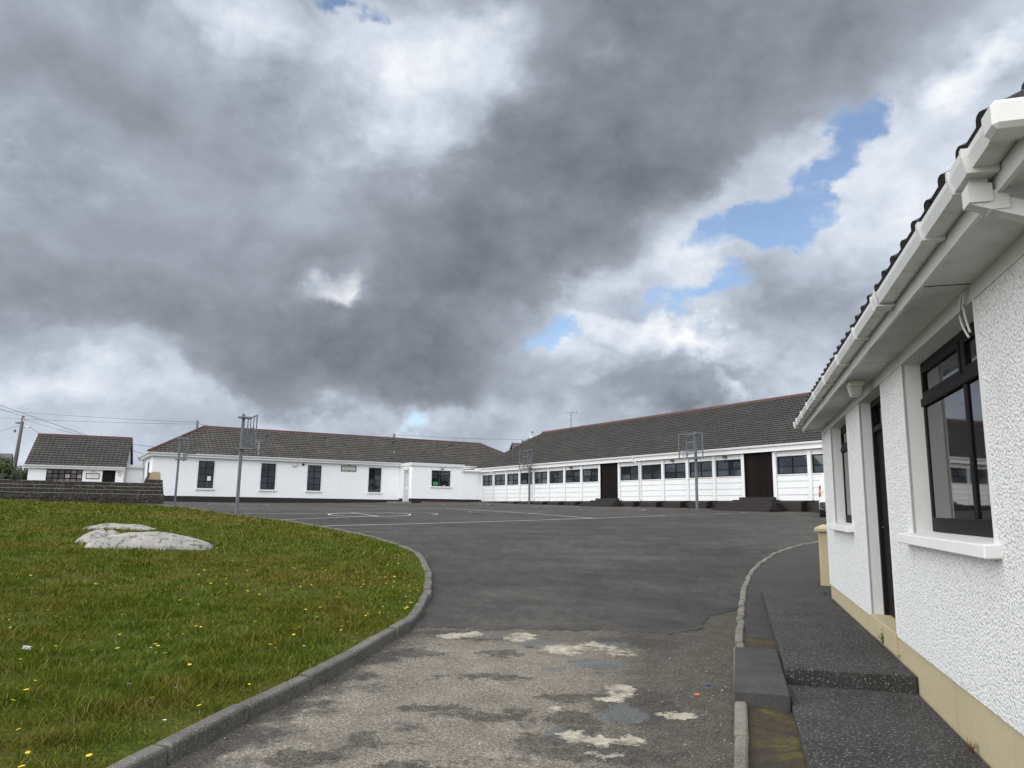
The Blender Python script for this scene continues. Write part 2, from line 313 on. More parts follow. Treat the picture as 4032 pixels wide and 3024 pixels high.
def mat_drive():
    m, T, b = new_mat('old_driveway_surface'); p = pos(T)
    big = T.noise(p, .75, 6, .62, dist=.6); mid = T.noise(p, 3., 6, .65); fine = T.vor(p, 70., out='Distance'); fc = T.vor(p, 70., out='Color')
    fs = T.node('ShaderNodeSeparateColor'); T.put(fs.inputs[0], fc)
    sx = T.node('ShaderNodeSeparateXYZ'); T.put(sx.inputs[0], p)
    # grime washes in from both kerbs: distance from the wheel-swept centre
    w = T.m('ADD', T.m('MULTIPLY', T.m('SUBTRACT', sx.outputs[0], T.m('MULTIPLY', sx.outputs[1], .17)), 1.), T.m('MULTIPLY', T.m('SUBTRACT', mid, .5), 1.6))
    right = T.mr(w, -.70, .15); left = T.mr(w, -2.35, -2.75)
    wear = T.mr(T.m('ADD', T.m('MULTIPLY', big, .7), T.m('MULTIPLY', mid, .3)), .54, .60)
    dark = T.m('MAXIMUM', T.m('MAXIMUM', T.m('MULTIPLY', right, .85), left), T.m('MULTIPLY', wear, .9))
    base = T.ramp(mid, [(.3, (.140, .125, .102)), (.55, (.190, .172, .143)), (.75, (.235, .215, .182))])
    drk = T.ramp(T.noise(p, 5., 5, .6), [(.3, (.048, .045, .040)), (.6, (.078, .073, .064)), (.8, (.115, .11, .098))])
    c = T.mix(dark, base, drk)
    seam = T.mr(T.m('ADD', sx.outputs[1], T.m('MULTIPLY', T.m('SUBTRACT', mid, .5), 2.4)), 8.35, 9.1)
    c = T.mix(T.m('MULTIPLY', seam, .62), c, drk)
    moss = T.m('MULTIPLY', T.mr(w, .5, 1.05), T.mr(T.noise(p, 7., 5, .6), .45, .65))
    c = T.mix(T.m('MULTIPLY', moss, .6), c, (.075, .075, .03))
    g = T.ramp(fs.outputs[0], [(0., .62), (.45, .95), (.85, 1.15), (.97, 1.55)])
    # old repairs and tar stains, each with a ragged edge of its own
    wv = T.vm('ADD', T.vm('SCALE', T.vm('SUBTRACT', T.noise(p, 4.2, 5, .65, out='Color'), (.5, .5, .5)), c=.46), T.vm('SCALE', T.vm('SUBTRACT', T.noise(p, 17., 5, .75, out='Color'), (.5, .5, .5)), c=.26))
    pw = T.vm('MULTIPLY', T.vm('ADD', p, wv), (1., 1., 0.))
    def spots(lst):
        tot = None
        for (cx, cy, rx, ry) in lst:
            mp = T.node('ShaderNodeMapping', vector_type='TEXTURE'); T.put(mp.inputs[0], pw); mp.inputs['Location'].default_value = (cx, cy, 0.); mp.inputs['Scale'].default_value = (rx * 2.1, ry * 2.1, 1.)
            gr = T.node('ShaderNodeTexGradient', gradient_type='SPHERICAL'); T.put(gr.inputs[0], mp.outputs[0])
            tot = gr.outputs['Fac'] if tot is None else T.m('MAXIMUM', tot, gr.outputs['Fac'])
        return tot
    sd_ = T.mr(spots([(-.93, 8.10, .28, .14), (-.1, 8.15, .25, .15), (-.1, 7.2, .38, .09), (-.55, 6.22, .30, .10), (-.2, 6.05, .40, .08), (.30, 5.50, .24, .18), (.50, 5.95, .20, .28), (-1.35, 5.10, .24, .14), (.55, 6.6, .34, .10), (-.3, 8.85, .5, .07), (.6, 5.3, .5, .16), (1.05, 6.4, .34, .5), (-.62, 5.0, .25, .06), (-.9, 9.15, .35, .12), (1.5, 8.9, .5, .3)]), .44, .58)
    sb_ = T.mr(spots([(.97, 6.20, .17, .22), (.80, 6.08, .12, .14), (1.2, 8.75, .20, .12), (.90, 7.80, .28, .22), (.22, 8.72, .20, .18), (-.2, 9.12, .15, .10), (.38, 5.72, .10, .10), (.45, 7.55, .2, .1)]), .46, .60)
    sp_ = T.mr(spots([(.98, 6.83, .16, .22), (.88, 6.55, .11, .10), (.62, 5.56, .17, .11), (.47, 5.62, .08, .17), (.84, 5.55, .12, .11), (.66, 5.28, .18, .05), (.93, 8.62, .30, .19), (.58, 8.40, .24, .28), (1.22, 8.35, .16, .18), (.10, 8.93, .22, .16), (.17, 9.14, .14, .07), (-.46, 9.10, .20, .14), (-.66, 8.98, .20, .15), (.40, 6.25, .07, .08), (1.35, 6.15, .16, .10)]), .50, .56)
    c = T.mix(T.m('MULTIPLY', sd_, T.mr(T.noise(p, 11., 5, .7), .35, .6, .45, .85)), c, (.052, .049, .044)); c = T.mix(T.m('MULTIPLY', sb_, .75), c, (.115, .122, .124))
    g = T.mix(T.m('MAXIMUM', T.m('MULTIPLY', sp_, .85), T.m('MULTIPLY', sb_, .5)), g, (1., 1., 1.))
    pc = T.ramp(T.m('ADD', T.m('MULTIPLY', T.noise(p, 9., 6, .7), .6), T.m('MULTIPLY', T.noise(p, 2., 3, .5), .4)), [(.40, (.085, .078, .064)), (.47, (.24, .222, .18)), (.58, (.42, .39, .32))])
    c = T.mix(T.m('MULTIPLY', sp_, .92), c, pc)
    c = T.mix(1., c, g, 'MULTIPLY'); T.L.new(c, b.inputs['Base Color']); b.inputs['Roughness'].default_value = .93
    b.inputs['Specular IOR Level'].default_value = .2
    bump(T, b, T.m('ADD', T.m('MULTIPLY', fine, T.m('SUBTRACT', T.m('MULTIPLY', sp_, .8), 1.)), T.m('ADD', T.m('MULTIPLY', mid, 1.5), T.m('SUBTRACT', T.m('MULTIPLY', sp_, .7), T.m('MULTIPLY', sd_, .6)))), .6, .012); return m
def mat_aggregate(name, base, stone, scale, rough=.9, bl=.5, amt=.5):
    """weathered concrete with exposed aggregate"""
    m, T, b = new_mat(name); p = pos(T)
    n = T.noise(p, 2.4, 5, .62); v = T.vor(p, scale, out='Color'); d = T.vor(p, scale, out='Distance')
    s = T.node('ShaderNodeSeparateColor'); T.put(s.inputs[0], v)
    k = T.m('MULTIPLY', T.mr(s.outputs[0], 1. - amt, 1. - amt * .5), T.mr(d, .55, .3))
    bs = T.ramp(n, [(.3, tuple(c * .6 for c in base)), (.55, base), (.8, tuple(c * 1.5 for c in base))])
    sc = T.ramp(s.outputs[1], [(0., tuple(c * .5 for c in stone)), (.6, stone), (1., tuple(c * 1.7 for c in stone))])
    T.L.new(T.mix(k, bs, sc), b.inputs['Base Color']); b.inputs['Roughness'].default_value = rough; b.inputs['Specular IOR Level'].default_value = .3
    bump(T, b, T.m('ADD', k, T.noise(p, 60., 3, .6)), bl, .01); return m
def mat_moss():
    m, T, b = new_mat('mossy_grit'); p = pos(T)
    n = T.noise(p, 4., 6, .65); f = T.noise(p, 60., 4, .7)
    c = T.ramp(n, [(.36, (.026, .021, .016)), (.48, (.046, .036, .024)), (.56, (.062, .046, .018)), (.66, (.105, .098, .014))])
    c = T.mix(1., c, T.ramp(f, [(.3, .5), (.5, 1.), (.75, 1.9)]), 'MULTIPLY'); T.L.new(c, b.inputs['Base Color']); b.inputs['Roughness'].default_value = .95
    bump(T, b, f, .8, .02); return m
def grass_col(T, p):
    a = T.noise(p, .35, 4, .6); c_ = T.noise(p, 1.7, 5, .6)
    f = T.m('ADD', T.m('MULTIPLY', a, .55), T.m('MULTIPLY', c_, .45))
    return T.ramp(f, [(.36, (.130, .108, .020)), (.47, (.096, .108, .012)), (.56, (.070, .104, .007)), (.7, (.048, .088, .005))])
def mat_grass():
    m, T, b = new_mat('grass_blade'); p = pos(T)
    at = T.node('ShaderNodeAttribute', attribute_name='gv')
    c = grass_col(T, p)
    dry = T.mr(at.outputs['Fac'], .80, .97)
    c = T.mix(T.m('MULTIPLY', dry, .75), c, (.22, .185, .07))
    k = T.ramp(at.outputs['Fac'], [(0., .7), (.5, 1.), (1., 1.35)])
    c = T.mix(1., c, k, 'MULTIPLY'); T.L.new(c, b.inputs['Base Color']); b.inputs['Roughness'].default_value = .8; b.inputs['Specular IOR Level'].default_value = .04
    tr = T.node('ShaderNodeBsdfTranslucent'); T.put(tr.inputs[0], c); mx = T.node('ShaderNodeMixShader'); mx.inputs[0].default_value = .25
    T.L.new(b.outputs[0], mx.inputs[1]); T.L.new(tr.outputs[0], mx.inputs[2]); T.L.new(mx.outputs[0], T.N['Material Output'].inputs[0]); return m
def mat_lawn():
    m, T, b = new_mat('lawn_turf'); p = pos(T)
    c = grass_col(T, p); f = T.noise(p, 26., 5, .7); f2 = T.noise(p, 5., 5, .65)
    c = T.mix(T.mr(f2, .52, .72, 0., .5), c, (.075, .058, .018))
    c = T.mix(1., c, T.ramp(f, [(.3, .35), (.5, .8), (.72, 1.45)]), 'MULTIPLY'); T.L.new(c, b.inputs['Base Color'])
    b.inputs['Roughness'].default_value = .9; b.inputs['Specular IOR Level'].default_value = .15; bump(T, b, f, 1., .05); return m
def mat_rock():
    m, T, b = new_mat('granite'); p = pos(T)
    n = T.noise(p, 2.6, 7, .66); f = T.noise(p, 34., 4, .7); v = T.noise(p, 7.5, 5, .6)
    c = T.ramp(n, [(.3, (.20, .193, .172)), (.5, (.285, .276, .25)), (.7, (.36, .35, .32))])
    c = T.mix(T.mr(v, .54, .60, 0., .8), c, (.085, .088, .093)); c = T.mix(1., c, T.ramp(f, [(.3, .75), (.5, 1.), (.7, 1.2)]), 'MULTIPLY')
    T.L.new(c, b.inputs['Base Color']); b.inputs['Roughness'].default_value = .9; bump(T, b, T.m('ADD', n, T.m('MULTIPLY', f, .3)), .7, .05); return m
def mat_line():
    m, T, b = new_mat('worn_white_paint'); p = pos(T)
    n = T.noise(p, 2.3, 6, .7); n2 = T.noise(p, 40., 3, .6); at = T.node('ShaderNodeAttribute', attribute_name='wear')
    k = T.mr(T.m('ADD', T.m('MULTIPLY', n, .7), T.m('MULTIPLY', n2, .3)), T.m('ADD', .36, T.m('MULTIPLY', at.outputs['Fac'], .2)), T.m('ADD', .5, T.m('MULTIPLY', at.outputs['Fac'], .2)))
    T.L.new(T.mix(k, (.10, .10, .098), (.62, .62, .60)), b.inputs['Base Color']); b.inputs['Roughness'].default_value = .8; return m
def mat_leaf(name, a, c_):
    m, T, b = new_mat(name); p = pos(T); n = T.noise(p, 1.2, 4, .6); f = T.noise(p, 14., 3, .6)
    c = T.ramp(T.m('ADD', T.m('MULTIPLY', n, .5), T.m('MULTIPLY', f, .5)), [(.3, a), (.65, c_)]); T.L.new(c, b.inputs['Base Color']); b.inputs['Roughness'].default_value = .55
    tr = T.node('ShaderNodeBsdfTranslucent'); T.put(tr.inputs[0], c); mx = T.node('ShaderNodeMixShader'); mx.inputs[0].default_value = .3
    T.L.new(b.outputs[0], mx.inputs[1]); T.L.new(tr.outputs[0], mx.inputs[2]); T.L.new(mx.outputs[0], T.N['Material Output'].inputs[0]); return m
def mat_planks(name, col, axis=0, scale=9.):
    """dark stained vertical boarding: grain only, the boards are geometry"""
    m, T, b = new_mat(name); p = T.node('ShaderNodeTexCoord').outputs['Object']
    mp = T.node('ShaderNodeMapping'); T.put(mp.inputs[0], p); mp.inputs['Scale'].default_value = (14., 14., .8)
    n = T.noise(mp.outputs[0], 3., 5, .6); oi = T.node('ShaderNodeObjectInfo')
    f = T.m('ADD', T.m('MULTIPLY', n, .7), T.m('MULTIPLY', oi.outputs['Random'], .3))
    T.L.new(T.ramp(f, [(.25, tuple(k * .6 for k in col)), (.55, col), (.85, tuple(k * 1.6 for k in col))]), b.inputs['Base Color']); b.inputs['Roughness'].default_value = .65; b.inputs['Specular IOR Level'].default_value = .12
    bump(T, b, n, .2, .004); return m

M = {}
M['dash'] = mat_dash(); M['soffit'] = mat_soffit(); M['upvc'] = mat_gutter()
M['render'] = plain('white_render', (.79, .81, .83), .8, .07, 1.1, bmp=.5, bdist=.02, bscale=22., streak=.06)
M['smooth'] = plain('smooth_white_plaster', (.72, .72, .71), .75, .07, 2.2, bmp=.15, bdist=.01, bscale=30., streak=.10)
M['board'] = plain('white_painted_board', (.70, .71, .72), .55, .05, 2., streak=.06)
M['fascia'] = plain('white_fascia', (.76, .77, .78), .4, .03, 1.5)
M['greyfascia'] = plain('grey_white_fascia', (.60, .62, .64), .5, .04, 1.5, streak=.05)
M['brown'] = plain('brown_plinth_paint', (.0125, .0078, .0072), .6, .15, 2.5)
M['cream'] = plain('cream_plinth_paint', (.46, .395, .25), .75, .12, 1.7, bmp=.2, bdist=.01, bscale=25., streak=.12)
M['pinkstrip'] = plain('reddish_concrete', (.15, .105, .085), .9, .2, 3.)
M['tan'] = plain('tan_render', (.42, .32, .21), .8, .08, 2.)
M['tile'] = mat_tile('roof_tile', (.030, .0275, .0245), (.058, .0535, .047), (.105, .097, .084))
M['tiledk'] = mat_tile('roof_tile_dark', (.021, .0195, .018), (.040, .0372, .0335), (.074, .069, .061))
M['tilenear'] = mat_tile('roof_tile_plum', (.022, .019, .021), (.045, .038, .042), (.075, .07, .066))
M['tileedge'] = plain('shaded_mossy_tile_edge', (.010, .0095, .009), .9, .3, 3.)  # course shadow painted into the butt edge colour, on top of moss grime
M['ridge'] = plain('terracotta_ridge', (.075, .027, .020), .75, .2, 3.)
M['hipdark'] = plain('dark_hip_tile', (.030, .027, .028), .7, .3, 8., bmp=.3)
M['frame'] = plain('dark_window_frame', (.009, .007, .008), .5, .15, 6., spec=.2)
M['framebk'] = plain('black_brown_timber', (.009, .0075, .009), .55, .25, 9., spec=.15, bmp=.1)
M['door'] = mat_planks('dark_stained_door', (.0095, .0065, .0062))
M['glass'] = mat_glass('window_glass', (.015, .019, .024)); M['glassw'] = mat_glass('wing_window_glass', (.024, .033, .040)); M['glassp'] = mat_glass('obscured_glass', (.11, .09, .08))
M['glassn'] = mat_glass('near_window_glass', (.006, .007, .009))
M['greydoor'] = plain('grey_metal_door', (.50, .50, .51), .45, .04, 2.)
M['steel'] = plain('galvanised_steel', (.135, .150, .166), .5, .25, 3., metal=.3)
M['asphalt'] = mat_asphalt(); M['drive'] = mat_drive(); M['line'] = mat_line()
M['fore'] = plain('dark_old_tarmac', (.036, .034, .031), .9, .35, 1.6, bmp=.6, bdist=.01, bscale=80.)
M['kerb'] = mat_aggregate('kerb_concrete', (.125, .120, .108), (.20, .193, .175), 85., bl=.6, amt=.6)
M['kerbr'] = mat_aggregate('pale_kerb_concrete', (.18, .170, .145), (.25, .238, .205), 85., bl=.6, amt=.6)
M['slab'] = mat_aggregate('exposed_aggregate_slab', (.044, .043, .042), (.17, .167, .160), 60., bl=.9, amt=.62)
M['block'] = mat_aggregate('grey_concrete_block', (.055, .054, .053), (.08, .079, .077), 110., bl=.4, amt=.5)
M['moss'] = mat_moss(); M['grass'] = mat_grass(); M['lawn'] = mat_lawn(); M['rock'] = mat_rock()
M['stone'] = mat_aggregate('old_field_stone', (.075, .067, .056), (.16, .143, .12), 14., bl=.8, amt=.6)
M['terrace'] = mat_aggregate('weathered_dark_concrete', (.040, .037, .032), (.12, .11, .095), 13., bl=.7, amt=.5)
M['nosing'] = plain('pale_concrete_nosing', (.19, .18, .16), .9, .35, 3., bmp=.3)
M['patch'] = plain('pale_concrete_patch', (.40, .37, .31), .9, .25, 7., bmp=.8, bdist=.02, bscale=18.)
M['patchblue'] = plain('blue_grey_patch', (.125, .14, .155), .9, .3, 9., bmp=.6, bdist=.01, bscale=60.)
M['patchdark'] = plain('dark_tar_patch', (.035, .034, .033), .9, .35, 8., bmp=.6, bdist=.01, bscale=60.)
M['pole'] = plain('grey_weathered_wood', (.105, .098, .088), .85, .3, 2.5)
M['wire'] = plain('black_cable', (.03, .03, .035), .5, .1, 3.); M['cable'] = plain('white_cable', (.55, .55, .53), .5, .1, 8.)
M['plastic'] = plain('cream_plastic', (.60, .58, .50), .4, .05, 5.); M['lens'] = plain('grey_lamp_lens', (.34, .35, .34), .2, .2, 20.)
M['black'] = plain('black_plastic', (.012, .012, .014), .4, .1, 5.); M['white'] = plain('white_print', (.75, .75, .73), .5, .04, 5.)
M['signface'] = plain('sign_face', (.50, .50, .46), .5, .08, 6.); M['ink'] = plain('dark_green_ink', (.10, .115, .10), .6, .1, 5.); M['inkg'] = plain('grey_ink', (.20, .21, .23), .6, .1, 5.)
M['green'] = plain('green_card', (.02, .24, .10), .6, .08, 5.)
M['slate'] = plain('blue_black_slate', (.055, .062, .075), .6, .15, 1.5); M['housewall'] = plain('pale_cream_render', (.52, .52, .40), .85, .06, 1.); M['housewhite'] = plain('far_white_render', (.62, .63, .66), .85, .05, 1.)
M['darkfascia'] = plain('dark_navy_fascia', (.022, .021, .04), .5, .1, 1.); M['redbrown'] = plain('red_brown_bargeboard', (.10, .045, .035), .5, .1, 1.)
M['leafa'] = mat_leaf('leaf_olive', (.030, .042, .014), (.10, .13, .040)); M['leafb'] = mat_leaf('leaf_deep', (.012, .020, .008), (.045, .065, .022))
M['vanwhite'] = plain('van_paint', (.68, .67, .62), .25, .03, 1.); M['rubber'] = plain('tyre_rubber', (.02, .02, .02), .8, .1, 5.); M['bumper'] = plain('dark_blue_bumper', (.018, .026, .038), .55, .1, 5.)
M['tail'] = plain('red_tail_lens', (.33, .016, .02), .15, .1, 5.); M['tailclear'] = plain('clear_tail_lens', (.55, .50, .50), .15, .1, 5.); M['plateb'] = plain('blue_plate_band', (.02, .06, .30), .4, .05, 5.)
M['yellow'] = plain('yellow_petals', (.72, .52, .015), .6, .1, 20.); M['stem'] = plain('flower_stem', (.12, .16, .04), .6, .2, 20.); M['purple'] = plain('clover_purple', (.24, .10, .20), .6, .2, 20.); M['daisy'] = plain('daisy_white', (.72, .72, .70), .6, .05, 20.)
M['orange'] = plain('orange_plastic', (.70, .16, .03), .4, .05, 9.); M['gravel'] = mat_aggregate('loose_grit', (.16, .15, .13), (.34, .33, .30), 30., amt=.7)
M['net'] = plain('net_cord', (.42, .40, .42), .8, .2, 20.); M['netblue'] = plain('net_cord_blue', (.07, .07, .20), .8, .2, 20.)
M['soilfield'] = plain('rough_pasture', (.075, .085, .03), .9, .35, .3)
# ================================================================ SETTING
KL = [(-2.50, 3.2), (-2.20, 4.5), (-2.07, 5.15), (-1.93, 5.8), (-1.71, 6.6), (-1.52, 7.4), (-1.37, 8.25), (-1.15, 9.55), (-1.17, 11.4), (-1.30, 12.9), (-1.48, 14.2), (-2.02, 16.9), (-2.85, 19.0), (-4.05, 21.3), (-6.3, 24.7), (-8.4, 27.4), (-10.6, 29.9), (-13.9, 34.2), (-18.5, 40.4)]
def resample(P, step):
    P = np.array(P, float); n = len(P); out = []
    for i in range(n - 1):      # Catmull-Rom
        p0 = P[max(i - 1, 0)]; p1 = P[i]; p2 = P[i + 1]; p3 = P[min(i + 2, n - 1)]
        for t in np.linspace(0, 1, 24, endpoint=False):
            out.append(.5 * (2 * p1 + (p2 - p0) * t + (2 * p0 - 5 * p1 + 4 * p2 - p3) * t * t + (3 * p1 - p0 - 3 * p2 + p3) * t ** 3))
    out.append(P[-1]); out = np.array(out); d = np.r_[0, np.cumsum(np.linalg.norm(np.diff(out, axis=0), axis=1))]
    q = np.arange(0, d[-1], step); return np.stack([np.interp(q, d, out[:, 0]), np.interp(q, d, out[:, 1])], 1)
KLs = resample(KL, .05)
def kerb_x(y): return np.interp(y, KLs[:, 1], KLs[:, 0])
def lawn_bump(x, y):
    return .035 * np.sin(x * 1.3 + .6 * np.sin(y * .9)) * np.sin(y * 1.1 + 1.7) + .05 * np.sin(x * .37 + 2.) * np.sin(y * .29 + .4) + .014 * np.sin(x * 4.1 + y * 1.7) * np.sin(y * 3.3 - x)
def kerb_h(y): return np.interp(y, [0, 14, 22, 30, 45], [.12, .11, .075, .05, .04])
def lawn_z(x, y):
    d = np.maximum(kerb_x(y) - x, 0.)
    e = np.clip((d - .3) / 3., 0, 1)
    return G(x, y) + kerb_h(y) - .022 + e * (lawn_bump(x, y) + .01) - .12 * np.exp(-((x + 18.5) ** 2 / 30. + (y - 42.5) ** 2 / 30.)) + .06 * np.exp(-((x + 30.) ** 2 / 40. + (y - 38.) ** 2 / 40.))
# far ground, one sheet to the horizon
rr = np.r_[np.linspace(0, 60, 31), np.geomspace(70, 2500, 30)]; th = np.linspace(0, 2 * math.pi, 97)
Rg, Tg = np.meshgrid(rr, th, indexing='ij'); X = Rg * np.sin(Tg); Y = 20 + Rg * np.cos(Tg)
Z = np.where(Rg < 75, G(X, Y) - .12 - .02 * np.clip(Rg - 45, 0, 30), 1.2)
struct(grid('ground', X, Y, Z, M['soilfield']))
# tarmac yard, its ragged near edge laid over the old driveway
SEAM = [(-3., 9.5), (-1.2, 9.42), (-.62, 9.39), (0, 9.40), (.6, 9.46), (1.25, 9.52), (2.0, 9.46), (2.42, 9.9), (2.95, 11.2), (3.45, 11.8), (4, 12.), (60, 12.)]
xs = np.unique(np.r_[np.linspace(-42, -4, 50), np.linspace(-4, 5, 181), np.linspace(5, 40, 50)]); vv = np.linspace(0, 1, 150) ** 1.7
sy = np.interp(xs, [q[0] for q in SEAM], [q[1] for q in SEAM]) + .05 * np.sin(xs * 17.) * np.sin(xs * 5.3 + 1) + .03 * np.sin(xs * 41. + 3 * np.sin(xs * 3.)) + .02 * np.sin(xs * 83.) + .04 * np.sin(xs * 7.1)
X = np.repeat(xs[None], 150, 0); Y = sy[None] + (70. - sy[None]) * vv[:, None]; Z = G(X, Y) + np.where(vv[:, None] > 0, .012, -.004) - np.where((X < kerb_x(Y) - .25) & (Y < 42.) | (X < -24) & (Y < 48), .35, 0.)
struct(grid('yard', X, Y, Z, M['asphalt']))
ys = np.linspace(-4, 14., 120); us = np.linspace(-4.5, 4.5, 120); X, Y = np.meshgrid(us, ys); Z = G(X, Y)
drive = struct(grid('driveway', X, Y, Z, M['drive']))
# lawn behind the kerb
ys = np.r_[np.linspace(2., 16, 120), np.linspace(16.2, 47, 120)]; tt = np.linspace(0, 1, 110) ** 1.9
X = kerb_x(ys)[:, None] - .06 - tt[None] * (52 + kerb_x(ys)[:, None]); Y = np.repeat(ys[:, None], 110, 1)
# beyond the last kerb stone the lawn ends at the terrace and the court edge
Z = lawn_z(X, Y)
lim = ys > 40.5
Z[lim] = np.where(X[lim] < -18.2 - (Y[lim] - 40.5) * 1.6, Z[lim], G(X[lim], Y[lim]) - .1)
struct(grid('lawn', X, Y, Z, M['lawn']))

# ---- kerbs: every stone its own piece
def kerb(name, path, mat, inset, width, hfun, lens, side, base_off=0., far_limit=None):
    root = struct(empty(name, (0, 0, 0)))
    d = np.r_[0, np.cumsum(np.linalg.norm(np.diff(path, axis=0), axis=1))]; q = 0.; i = 0; r_ = random.Random(5)
    def at(u): return Vector((np.interp(u, d, path[:, 0]), np.interp(u, d, path[:, 1]), 0))
    while q < d[-1] - .2:
        L = lens(at(q).y) * r_.uniform(.92, 1.08); e = min(q + L, d[-1]); gap = .014; ox = r_.uniform(-.010, .010)
        mb = MB(); n = 4 if L > .5 else 2; dz = r_.uniform(-.012, .012); dw = r_.uniform(-.006, .006); tilt = r_.uniform(-.006, .006)
        us = np.unique(np.r_[q + gap, q + gap + .02, np.linspace(q + gap, e - gap, n + 1)[1:-1], e - gap - .02, e - gap]); rings = []
        for u in us:
            p = at(u); t = (at(min(u + .05, d[-1])) - at(max(u - .05, 0.))).normalized(); nn = Vector((-t.y, t.x, 0)) * side
            g = g1(p.x, p.y) + base_off; h = hfun(p.y) + dz + tilt * (u - q)
            h -= .010 if (u == us[0] or u == us[-1]) else 0.; prof = [(dw, -.08), (dw + .004, h - .022), (dw + .012, h - .007), (dw + .026, h), (width - .015, h + .001), (width, h - .012), (width, -.08)]
            jit = lambda: (mnoise.noise((p.x * 9, p.y * 9, 3.3)) * .006)
            rings.append([tuple(p + nn * (a + ox + jit()) + Vector((0, 0, g + b))) for a, b in prof])
        for a_, b_ in zip(rings, rings[1:]):
            for k in range(len(a_) - 1): mb.face([a_[k], a_[k + 1], b_[k + 1], b_[k]])
        mb.face(list(reversed(rings[0]))); mb.face(rings[-1])
        mb.build('kerb_stone', mat, root); q = e
    return root
kerb('lawn_kerb', KLs, M['kerb'], 0, .125, lambda y: float(kerb_h(y)), lambda y: .86 if y < 7.6 else (.42 if y < 15 else .9), 1)
KR = [(1.02, 3.6), (1.30, 4.6), (1.60, 5.55), (1.84, 6.35), (2.40, 8.25), (3.38, 11.4), (3.84, 12.8), (4.22, 13.9), (4.83, 15.4), (5.56, 16.8), (6.67, 18.6), (8.35, 20.5), (10.4, 22.)]
KRs = resample(KR, .05)
kerb('forecourt_kerb', KRs, M['kerbr'], 0, .095, lambda y: float(np.interp(y, [0, 6.3, 8.2, 11, 25], [.105, .105, .09, .07, .06])), lambda y: .9 if y < 8 else .33, -1)
# strip between that kerb and the near building
ys = np.linspace(2.5, 22., 150); kx = np.interp(ys, KRs[:, 1], KRs[:, 0]); wall_x = (1.38 + N_AX.y * 0) / N_AX.x + ys * (A_AX.x / A_AX.y) + .0
wx = np.where(ys < 13.2, wall_x + .3, kx + 6.); tt = np.linspace(0, 1, 24)
X = kx[:, None] + .08 + tt[None] * (wx - kx - .08)[:, None]; Y = np.repeat(ys[:, None], 24, 1)
hk = np.interp(ys, [0, 6.3, 8.2, 11, 25], [.06, .06, .055, .045, .045])
mossy = ys <= 9.2
fz = G(X, Y) + hk[:, None] + .008 * np.sin(X * 9) * np.sin(Y * 7)
struct(grid('moss_strip', X[mossy], Y[mossy], fz[mossy], M['moss']))
k0 = int(np.argmax(~mossy)) - 1
struct(grid('forecourt', X[k0:], Y[k0:], fz[k0:] + .002, M['fore']))

# ---- painted court lines, each a thin strip draped on the yard
def line_strip(pts, wear, w=.075, name='court_line'):
    P = np.array([(p.x, p.y) for p in pts]); d = np.r_[0, np.cumsum(np.linalg.norm(np.diff(P, axis=0), axis=1))]
    q = np.linspace(0, d[-1], max(int(d[-1] / .35), 3)); p = np.stack([np.interp(q, d, P[:, 0]), np.interp(q, d, P[:, 1])], 1)
    t = np.gradient(p, axis=0); t /= np.linalg.norm(t, axis=1)[:, None]; n = np.stack([-t[:, 1], t[:, 0]], 1) * w / 2
    wob = .010 * np.sin(q * 1.3 + P[0, 0])[:, None] * np.stack([-t[:, 1], t[:, 0]], 1)
    a = p + n + wob; b = p - n + wob; X = np.stack([a[:, 0], b[:, 0]], 1); Y = np.stack([a[:, 1], b[:, 1]], 1)
    o = grid(name, X, Y, G(X, Y) + .017, M['line']); struct(o)
    at = o.data.attributes.new('wear', 'FLOAT', 'POINT'); at.data.foreach_set('value', np.full(len(o.data.vertices), wear - .12, np.float32)); return o
def W(s, t): return S_AX * s + T_AX * t     # world from court axes (origin at the camera)
def circ(s, t, r, a0=0, a1=360, n=40): return [W(s + r * math.sin(math.radians(a)), t + r * math.cos(math.radians(a))) for a in np.linspace(a0, a1, n)]
line_strip([W(24.6, 6.6), W(24.8, 22.5)], -.2); line_strip([W(24.8, 22.5), W(24.6, 31.)], .55)
line_strip([W(38.4, 7.5), W(38.6, 29)], .25); line_strip([W(24.8, 18.6), W(38.5, 18.5)], -.1)
line_strip([W(28.2, 6.8), W(29.8, 11.2)], .0); line_strip([W(33.2, 6.4), W(32.1, 11.2)], .1); line_strip([W(29.5, 11.2), W(33.1, 11.2)], .1)
line_strip(circ(31.2, 11.4, 1.75, 0, 360), -.25); line_strip(circ(31.3, 13.0, 1.5, -60, 120), .3)
line_strip([W(29.6, 29.), W(31.0, 25.2)], .5); line_strip([W(33.6, 29.), W(32.6, 25.2)], .5); line_strip(circ(31.7, 25., 1.75), .6); line_strip(circ(31.7, 18.5, 1.8), .7)
line_strip([W(42.8, 4.5), W(42.8, 29)], .55); line_strip([W(56.2, 4.5), W(56.2, 28)], .6); line_strip(circ(49.6, 9.5, 1.75), .25); line_strip([W(46.6, 5.2), W(48., 9.5)], .4); line_strip([W(52.4, 5.2), W(51.2, 9.5)], .2)
line_strip(circ(49.6, 25.5, 1.75), .5); line_strip([W(43., 17), W(56, 17)], .5); line_strip([W(47.5, 29.), W(48.4, 25.)], .5); line_strip([W(24.8, 29.4), W(38.6, 29.4)], .65)
